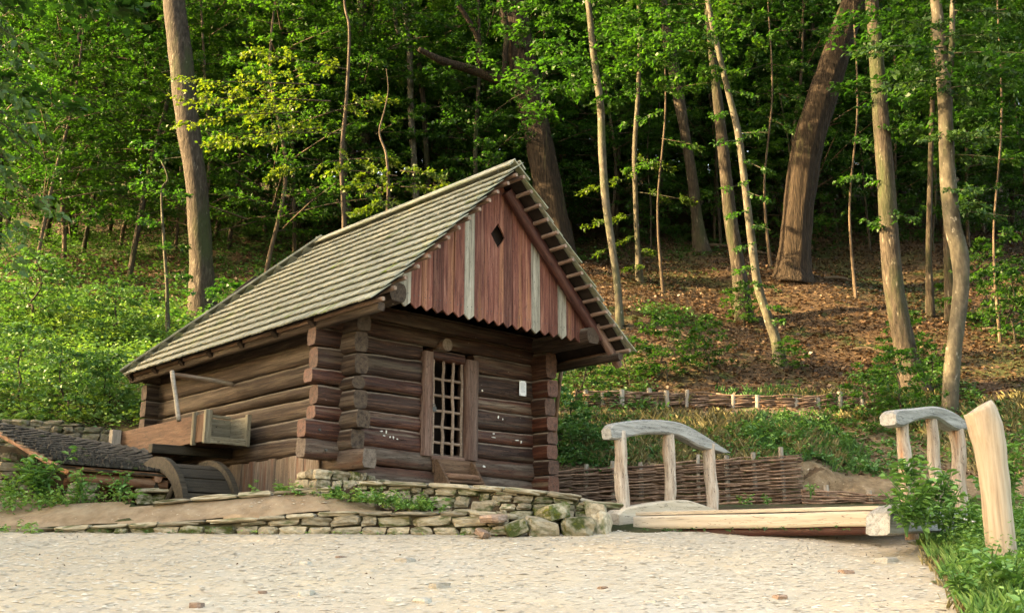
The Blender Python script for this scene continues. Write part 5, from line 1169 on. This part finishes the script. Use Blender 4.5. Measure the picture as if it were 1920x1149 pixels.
def grass(name, n, xr, yr, cond, hgt, wid, mat, lab, seed, zf=zg, cat='grass'):
    x, y = samp(n, xr, yr, seed, cond); z = zf(x, y); m = len(x); r = np.random.default_rng(seed)
    per = 9; k = np.repeat(np.arange(m), per); N = len(k); th = r.uniform(0, 6.283, N)
    pos = np.stack([x[k]+r.normal(0, .035, N), y[k]+r.normal(0, .035, N), z[k]-.01], 1)
    ax = np.stack([np.cos(th)*r.uniform(.15, .8, N), np.sin(th)*r.uniform(.15, .8, N), np.ones(N)], 1); nn = np.stack([np.cos(th+.5), np.sin(th+.5), np.full(N, .2)], 1)
    l_ = hgt*r.uniform(.5, 1.3, N); t = np.clip(r.random(N)*.9, 0, 1); me = leaf_mesh(name, pos, ax, nn, l_, np.full(N, wid), t, mat, -.1, 6)
    return tag(link(name, me), lab, cat, kind='stuff')
hl = lambda x, y: (x < -2.8) & notbuilt(x, y) & (y > np.where(x < -4.8, 17.5, 16.8))
herbs('bank_herbs', 6800, (-17, -2.5), (17.4, 25.5), hl, 16, .085, .20, .42, M['herb'], 'dense light-green herbs covering the bank left of the mill', 3, tint=.3)
herbs('bank_herbs', 2600, (-20, -2.5), (24.5, 36), lambda x, y: (x < -2.8), 12, .10, .26, .36, M['herb'], 'darker undergrowth higher up the left slope', 4, tint=-.2)
cr = lambda x, y: notbuilt(x, y) & (x > -1) & (fbm(x, y, .55, 12) > -.15+.035*(y-17))
herbs('slope_herbs', 7500, (-1, 17), (17.0, 24), cr, 12, .07, .16, .20, M['herb'], 'patches of low green plants on the brown slope', 5)
herbs('slope_herbs', 4200, (-2, 20), (23, 40), lambda x, y: fbm(x, y, .45, 14) > .15, 9, .09, .2, .2, M['herb'], 'scattered green plants under the far trees', 6, tint=-.25)
herbs('bank_herbs', 3400, (.2, 12), (16.6, 19.6), lambda x, y: (fbm(x, y, 1.1, 15) > (.0+.6*smooth(5.0, 6.5, x))) & (y > fence_y(x)+.1) & ~((y > 18.95) & (y < 19.5) & (x < 7.2)), 14, .07, .15, .22, M['herb'], 'green plants on the bank between the two wattle fences', 7, tint=.1)
grass('bank_grass', 2200, (.2, 12), (16.6, 20.0), lambda x, y: (fbm(x, y, .9, 17) > (.12+.6*smooth(5.0, 6.5, x))) & (y > fence_y(x)+.1) & ~((y > 18.95) & (y < 19.5) & (x < 7.2)), .17, .010, M['herb'], 'long grass on the bank between the wattle fences', 8)
grass('dry_grass', 2600, (.2, 11), (16.6, 19.8), lambda x, y: (fbm(x, y, 1.3, 18) > -.1) & (y > fence_y(x)+.1) & ~((y > 18.95) & (y < 19.5) & (x < 7.2)), .20, .010, M['straw'], 'dry yellow grass tufts on the bank', 9)
tag(grid('bank_soil', np.arange(.1, 11, .09), np.arange(16.0, 19.6, .07), lambda x, y: hz_(x, y)+.02-.04*smooth(19.2, 19.6, y)+fbm(x, y, 4, 21)*.008, M['bank_soil'], keep=lambda x, y: (y < 19.3+.3*np.sin(x*1.7)) & (y > fence_y(x)-.3)), kind='structure')
# verge at lower right
vg = lambda x, y: (x > verge_edge(y)+.02) & (x < verge_edge(y)+5)
herbs('verge_herbs', 2600, (2.8, 9), (6.6, 12.3), lambda x, y: vg(x, y) & (x > verge_edge(y)+.18), 20, .055, .12, .22, M['herb_near'], 'lush green weeds along the right verge of the road', 10, zf=vergem, tint=.05, shape=6)
grass('verge_grass', 3600, (2.8, 9), (6.6, 12.3), vg, .17, .007, M['herb_near'], 'bright grass on the right verge of the road', 11, zf=vergem)
grass('verge_grass', 900, (2.7, 6), (6.6, 12), lambda x, y: (x > verge_edge(y)-.05) & (x < verge_edge(y)+.5), .09, .006, M['straw'], 'short dry grass at the edge of the gravel', 12, zf=vergem)
x, y = samp(30000, (-6, 1.3), (12.0, 12.7), 31); 
# weeds on the walls and paths
def weed_strip(name, pts, n, per, size, rad, h, lab, seed, mat='herb', spread=.10):
    r = np.random.default_rng(seed); P_ = np.array([tuple(p) for p in pts]); t = r.uniform(0, len(P_)-1, n); i = t.astype(int).clip(0, len(P_)-2); f = (t-i)[:, None]
    c = P_[i]*(1-f)+P_[i+1]*f; c[:, 0] += r.normal(0, spread, n); c[:, 1] += r.normal(0, spread, n)
    lv = Leaves()
    for q in c: lv.clump(q, per, size*r.uniform(.6, 1.2), rad, h*r.uniform(.4, 1.2), r.uniform(-.1, .3))
    return tag(link(name, lv.build(name, M[mat], shape=6)), lab, 'weeds', kind='stuff')
weed_strip('path_weeds', [P(500, 930, 12.6), P(560, 928, 12.35), P(640, 938, 12.1), P(700, 945, 12.0), P(760, 955, 11.95), P(820, 958, 11.9)], 130, 18, .05, .11, .18, 'green weeds sprawling along the foot of the terrace wall', 41, 'herb_near', .09)
weed_strip('path_weeds', [P(480, 932, 12.8), P(400, 940, 12.9), P(330, 944, 13.0)], 14, 10, .03, .06, .06, 'small weeds on the curb of the wheel pit', 42, 'herb_near', .05)
weed_strip('wall_weeds', [P(100, 998, 11.85), P(300, 1000, 11.75), P(420, 998, 11.72)], 12, 8, .03, .05, .05, 'tiny weeds at the foot of the long low wall', 43, 'herb', .04)
weed_strip('wall_weeds', [P(1200, 996, 12.2), P(1300, 996, 11.9), P(1420, 994, 11.4), P(1600, 994, 10.8)], 30, 8, .03, .07, .05, 'small weeds under the threshold board of the footbridge', 44, 'herb', .04)
# single plants and shrubs
def plant(label, base, n_st, h, rad, nleaf, size, seed, mat='herb_near', name='leafy_plant', cat='plant', lean=(0, 0), shape=6):
    r = np.random.default_rng(seed); root = empty(name, base, 0, label, cat); lv = Leaves(); sv = []
    for k in range(n_st):
        th = r.uniform(0, 6.283); rr_ = rad*r.uniform(.2, 1); tip = np.array([math.cos(th)*rr_+lean[0]*h, math.sin(th)*rr_+lean[1]*h, h*r.uniform(.55, 1)])
        sv.append(tube_vf([(0, 0, -.03, .008), (tip[0]*.3, tip[1]*.3, tip[2]*.55, .006), (tip[0], tip[1], tip[2], .003)], 6, 5, cap=False))
        m = max(3, nleaf//n_st); f = np.sort(r.uniform(.2, 1.02, m)); pos = np.stack([tip[0]*f**1.6, tip[1]*f**1.6, tip[2]*f**.85], 1); a = r.uniform(0, 6.283, m)
        ax = np.stack([np.cos(a), np.sin(a), r.normal(.05, .25, m)], 1); lv.add(pos+ax*.02, ax, np.array([0, 0, 1.])+r.normal(0, .3, (m, 3)), size*r.uniform(.6, 1.2, m), size*.62*r.uniform(.7, 1.2, m), np.clip(r.random(m)*.8+.1, 0, 1))
    V, F = merge(sv); link('stems', mesh('stems', V, F, M['stake'] if mat == 'x' else M['herb_near']), root); link('leaves', lv.build('leaves', M[mat], shape=shape), root); return root
for i, (px_, py_, Y, ns_, h, rad, nl_, sz, lb) in enumerate((
    (72, 940, 12.6, 12, .62, .42, 260, .11, 'big dark leafy weed in front of the lean-to at the left'), (155, 942, 12.5, 9, .40, .22, 110, .07, 'smaller herb between the two stone piers of the lean-to'),
    (225, 936, 12.7, 7, .34, .22, 70, .07, 'pale leafy weed in front of the round log of the lean-to'), (18, 932, 13.4, 8, .34, .35, 110, .08, 'low weed clump at the far left below the stone pier'),
    (1718, 985, 9.9, 9, .62, .30, 110, .10, 'bramble with broad fresh leaves before the right handrail'), (1760, 985, 9.9, 6, .50, .22, 60, .09, 'second smaller bramble beside the middle right bridge post'),
    (1868, 990, 9.8, 8, .55, .3, 110, .09, 'leafy weed behind the big leaning post'), (1900, 940, 10.8, 8, .7, .35, 120, .10, 'tall leafy weed at the right frame edge behind the post'),
    (1900, 1120, 7.6, 8, .35, .28, 90, .10, 'broad-leaved weed at the bottom right corner'), (1800, 1130, 7.5, 7, .26, .22, 80, .07, 'dense clover-like clump at the bottom right of the road'),
    (1400, 958, 15.6, 5, .3, .16, 40, .07, 'small weed before the tall wattle fence'), (1440, 955, 15.5, 4, .24, .14, 30, .07, 'tiny spiky weed at the foot of the tall wattle fence'), (1520, 930, 15.4, 4, .26, .12, 26, .06, 'little seedling where the two near wattle fences meet'))):
    b = P(px_, py_, Y); plant(lb, b, ns_, h, rad, nl_, sz, 60+i)
pl = plant('white-flowered umbel plant in the verge grass', P(1862, 1085, 8.2), 6, .26, .2, 60, .06, 90); fl_ = Leaves()
for (x, y) in ((1840, 1057), (1856, 1056), (1848, 1062), (1812, 975), (1828, 978)):
    q = P(x, y, 8.1)-Vector(pl.location); fl_.clump(tuple(q), 26, .014, .03, .012, .5)
link('flowers', fl_.build('flowers', M['white']), pl)
# shrubs on the slope
for i, (px_, py_, Y, sc, lb) in enumerate(((1690, 775, 18.6, .95, 'dark leafy bush at the foot of the greenish trunk'), (1640, 785, 18.3, .75, 'low bush left of the dark one above the wattle end'), (1250, 712, 20.5, .9, 'dark green shrub above the middle of the upper wattle fence'), (1330, 712, 20.8, .7, 'rounded shrub right of the dark green one'),
    (1080, 735, 19.3, .85, 'bush close to the right corner of the mill roof'), (1395, 612, 23.8, .7, 'shrub at the foot of the mossy brown trunk'), (1480, 690, 20.9, .5, 'small shrub beside the leafy leaning trunk'), (1180, 705, 20.4, .7, 'bushy plant under the slender pale trunk'),
    (1082, 850, 17.3, .55, 'lime green bush beside the leaning pole'), (1050, 800, 17.6, .8, 'darker bush behind the leaning pole'), (1855, 560, 24, 1.3, 'wide dark bush at the right edge of the slope'), (1900, 620, 22.5, 1.0, 'leafy bush at the right frame edge'), (130, 740, 17.9, .9, 'fresh green bush on the bank wall'), (40, 700, 18.8, 1.0, 'bush at the left edge of the green bank'),
    (210, 700, 18.4, .8, 'leafy bush just left of the mill eave'), (430, 600, 21.5, 1.2, 'broad leaved bush peeping over the lower roof edge'), (60, 590, 23.0, 1.3, 'tall shrub at the top left of the green bank'), (215, 600, 22.8, 1.0, 'pale shrub in the middle of the green bank'), (1700, 640, 21.5, .8, 'small bush clinging beside the greenish trunk'), (1740, 700, 19.9, .7, 'low plant between the two right trunks'))):
    b = P(px_, py_, Y); put('hbush' if px_ < 300 or Y < 18 else 'bush', b.x, b.y, sc, i*1.3, lb, None, i, 'bush', 0, 'bush')

for i, (px_, py_, Y, ns_, h, rad, nl_, sz, lb) in enumerate((
    (1700, 1000, 9.75, 10, .42, .25, 150, .07, 'bushy green herb hiding the near end of the right bridge beam'), (1738, 1004, 9.7, 10, .40, .28, 150, .07, 'second bushy herb in front of the right bridge beam'),
    (1782, 1006, 9.7, 10, .42, .28, 150, .07, 'third bushy herb just left of the big leaning post'), (1820, 1010, 9.6, 9, .36, .25, 120, .07, 'low broad herb touching the foot of the big leaning post'),
    (1700, 905, 10.1, 5, .30, .25, 36, .11, 'fresh bramble spray crossing the nearest right bridge post'), (1735, 960, 10.0, 8, .5, .28, 110, .085, 'tall nettle-like weed between the right bridge posts'), (1775, 968, 9.95, 7, .45, .25, 90, .08, 'feathery weed right of the nettle-like one'))):
    plant(lb, P(px_, py_, Y), ns_, h, rad, nl_, sz, 160+i)
herbs('verge_fern', 420, (3.6, 7), (8.6, 11.6), lambda x, y: (x > verge_edge(y)+.25) & (x < verge_edge(y)+1.6), 40, .04, .16, .42, M['herb_near'], 'feathery tall green weeds thick along the verge by the bridge', 13, zf=vergem, tint=.15)

herbs('shelter_weeds', 130, (-6.8, -3.9), (11.9, 13.2), lambda x, y: ((x < -4.6) | (y < 12.6)) & (y > 12.35) & (x < -4.05), 26, .055, .13, .26, M['herb_near'], 'dense weeds growing round the front of the low lean-to', 51, 'weeds', zf=lambda x, y: Hs(x, y)+.01, shape=6)
herbs('path_edge_weeds', 26, (-6.9, -5.2), (11.7, 12.0), lambda x, y: x < 9, 16, .05, .08, .12, M['herb_near'], 'few weeds at the left edge where the path meets the road', 52, 'weeds', zf=lambda x, y: Hs(x, y)+.01, shape=6)

for i, (lb, bx, by, Y, sp_) in enumerate((
    ('young tree whose leaf layers hang over the slope top centre', 1240, 560, 25.5, [(1240, 60, 1120, 40, 1.6), (1240, 110, 1150, 120, 1.3), (1245, 40, 1400, 50, 1.8), (1240, 170, 1330, 150, 1.2), (1240, 210, 1170, 230, 1.1), (1243, 90, 1350, 100, 1.4), (1240, 0, 1100, -20, 1.8), (1245, 10, 1420, 0, 2.0), (1240, 300, 1170, 315, .9), (1240, 260, 1310, 270, 1.0)]),
    ('young tree with thin leaf layers left of the big leaning trunk', 1440, 500, 28.5, [(1440, 60, 1560, 50, 1.8), (1440, 40, 1330, 30, 1.6), (1440, 120, 1530, 130, 1.5), (1440, 170, 1545, 200, 1.4), (1440, 120, 1370, 140, 1.2), (1440, 220, 1500, 250, 1.2), (1440, 0, 1580, -10, 2.0), (1440, 240, 1380, 260, 1.0)]),
    ('slim young tree in the gap right of the big leaning trunk', 1600, 560, 25.5, [(1600, 60, 1520, 60, 1.2), (1600, 90, 1700, 80, 1.5), (1600, 170, 1680, 180, 1.2), (1600, 20, 1720, 10, 1.8), (1600, 260, 1660, 290, 1.0), (1600, 330, 1560, 345, .8)]),
    ('slim young tree at the far right of the slope', 1870, 640, 22.5, [(1870, 60, 1780, 50, 1.4), (1870, 120, 1960, 110, 1.6), (1870, 200, 1800, 215, 1.0), (1870, 300, 1960, 290, 1.2), (1870, 350, 1800, 365, 1.0), (1870, 440, 1940, 430, 1.1), (1870, 500, 1820, 515, .9), (1870, 20, 1980, 0, 1.6), (1870, 560, 1930, 560, 1.0)]))):
    key(lb, [(bx+5, by, 6), (bx-7, by*.7, 4.5), (bx+8, by*.35, 4), (bx, 0, 3)], Y, M['bark_dark'], seed=30+i, ns=7, top=None, extra_h=2, sprays=sp_, per=190, ssize=.105, smat='leaf_mid')

weed_strip('wall_foot_weeds', [P(430, 998, 11.6), P(640, 1000, 11.6), P(760, 1002, 11.6), P(930, 1004, 11.55)], 26, 7, .022, .05, .035, 'sparse tiny weeds where the gravel meets the long low wall', 55, 'herb_near', .05)
x, y = samp(900, (-6.4, 4.6), (6.4, 12.0), 61, lambda x, y: (x < verge_edge(y)) & (y < np.where(x < 0, low_y(x)-.1, 12.0)) & (np.random.default_rng(961).random(len(x)) < .22+.4*(x > 2.5)))
ground_leaves('road_leaf_litter', x, y, .024, M['litter'], 'scattered bits of dry leaf and twig on the gravel road', 'dead leaves', seed=62, lift=.012, zf=roadm, flat=.6)
# fallen branches on the slope
for i, (a_, b_, Y0, Y1, r0_, lb) in enumerate((((1330, 470), (1455, 458), 31, 30.5, .06, 'dark fallen branch lying across the slope behind the leafy leaning trunk'), ((1545, 520), (1610, 512), 27, 27.2, .05, 'fallen branch right of the foot of the big leaning trunk'),
                                       ((1600, 640), (1665, 655), 22.4, 22.0, .035, 'thin fallen stick left of the greenish trunk'), ((1840, 600), (1915, 612), 23.3, 23, .05, 'mossy fallen branch near the right edge of the slope'), ((1230, 640), (1300, 650), 22.5, 22.2, .03, 'thin dry stick on the leaf litter below the sunny patch'))):
    A0, B0 = P(*a_, Y0), P(*b_, Y1); A0.z = H1(A0.x, A0.y)+.06; B0.z = H1(B0.x, B0.y)+.05; m_ = (A0+B0)/2; d_ = B0-A0
    V, F = tube_vf([(0, 0, 0, r0_), (d_.x*.4, d_.y*.4, d_.z*.4+.08, r0_*.85), (d_.x*.7, d_.y*.7, d_.z*.7+.05, r0_*.6), (d_.x, d_.y, d_.z, r0_*.3)], 16, 7, .15, i)
    tag(link('fallen_branch', mesh('fallen_branch', V, F, M['bark_dark'], True), None, A0), lb, 'branch')
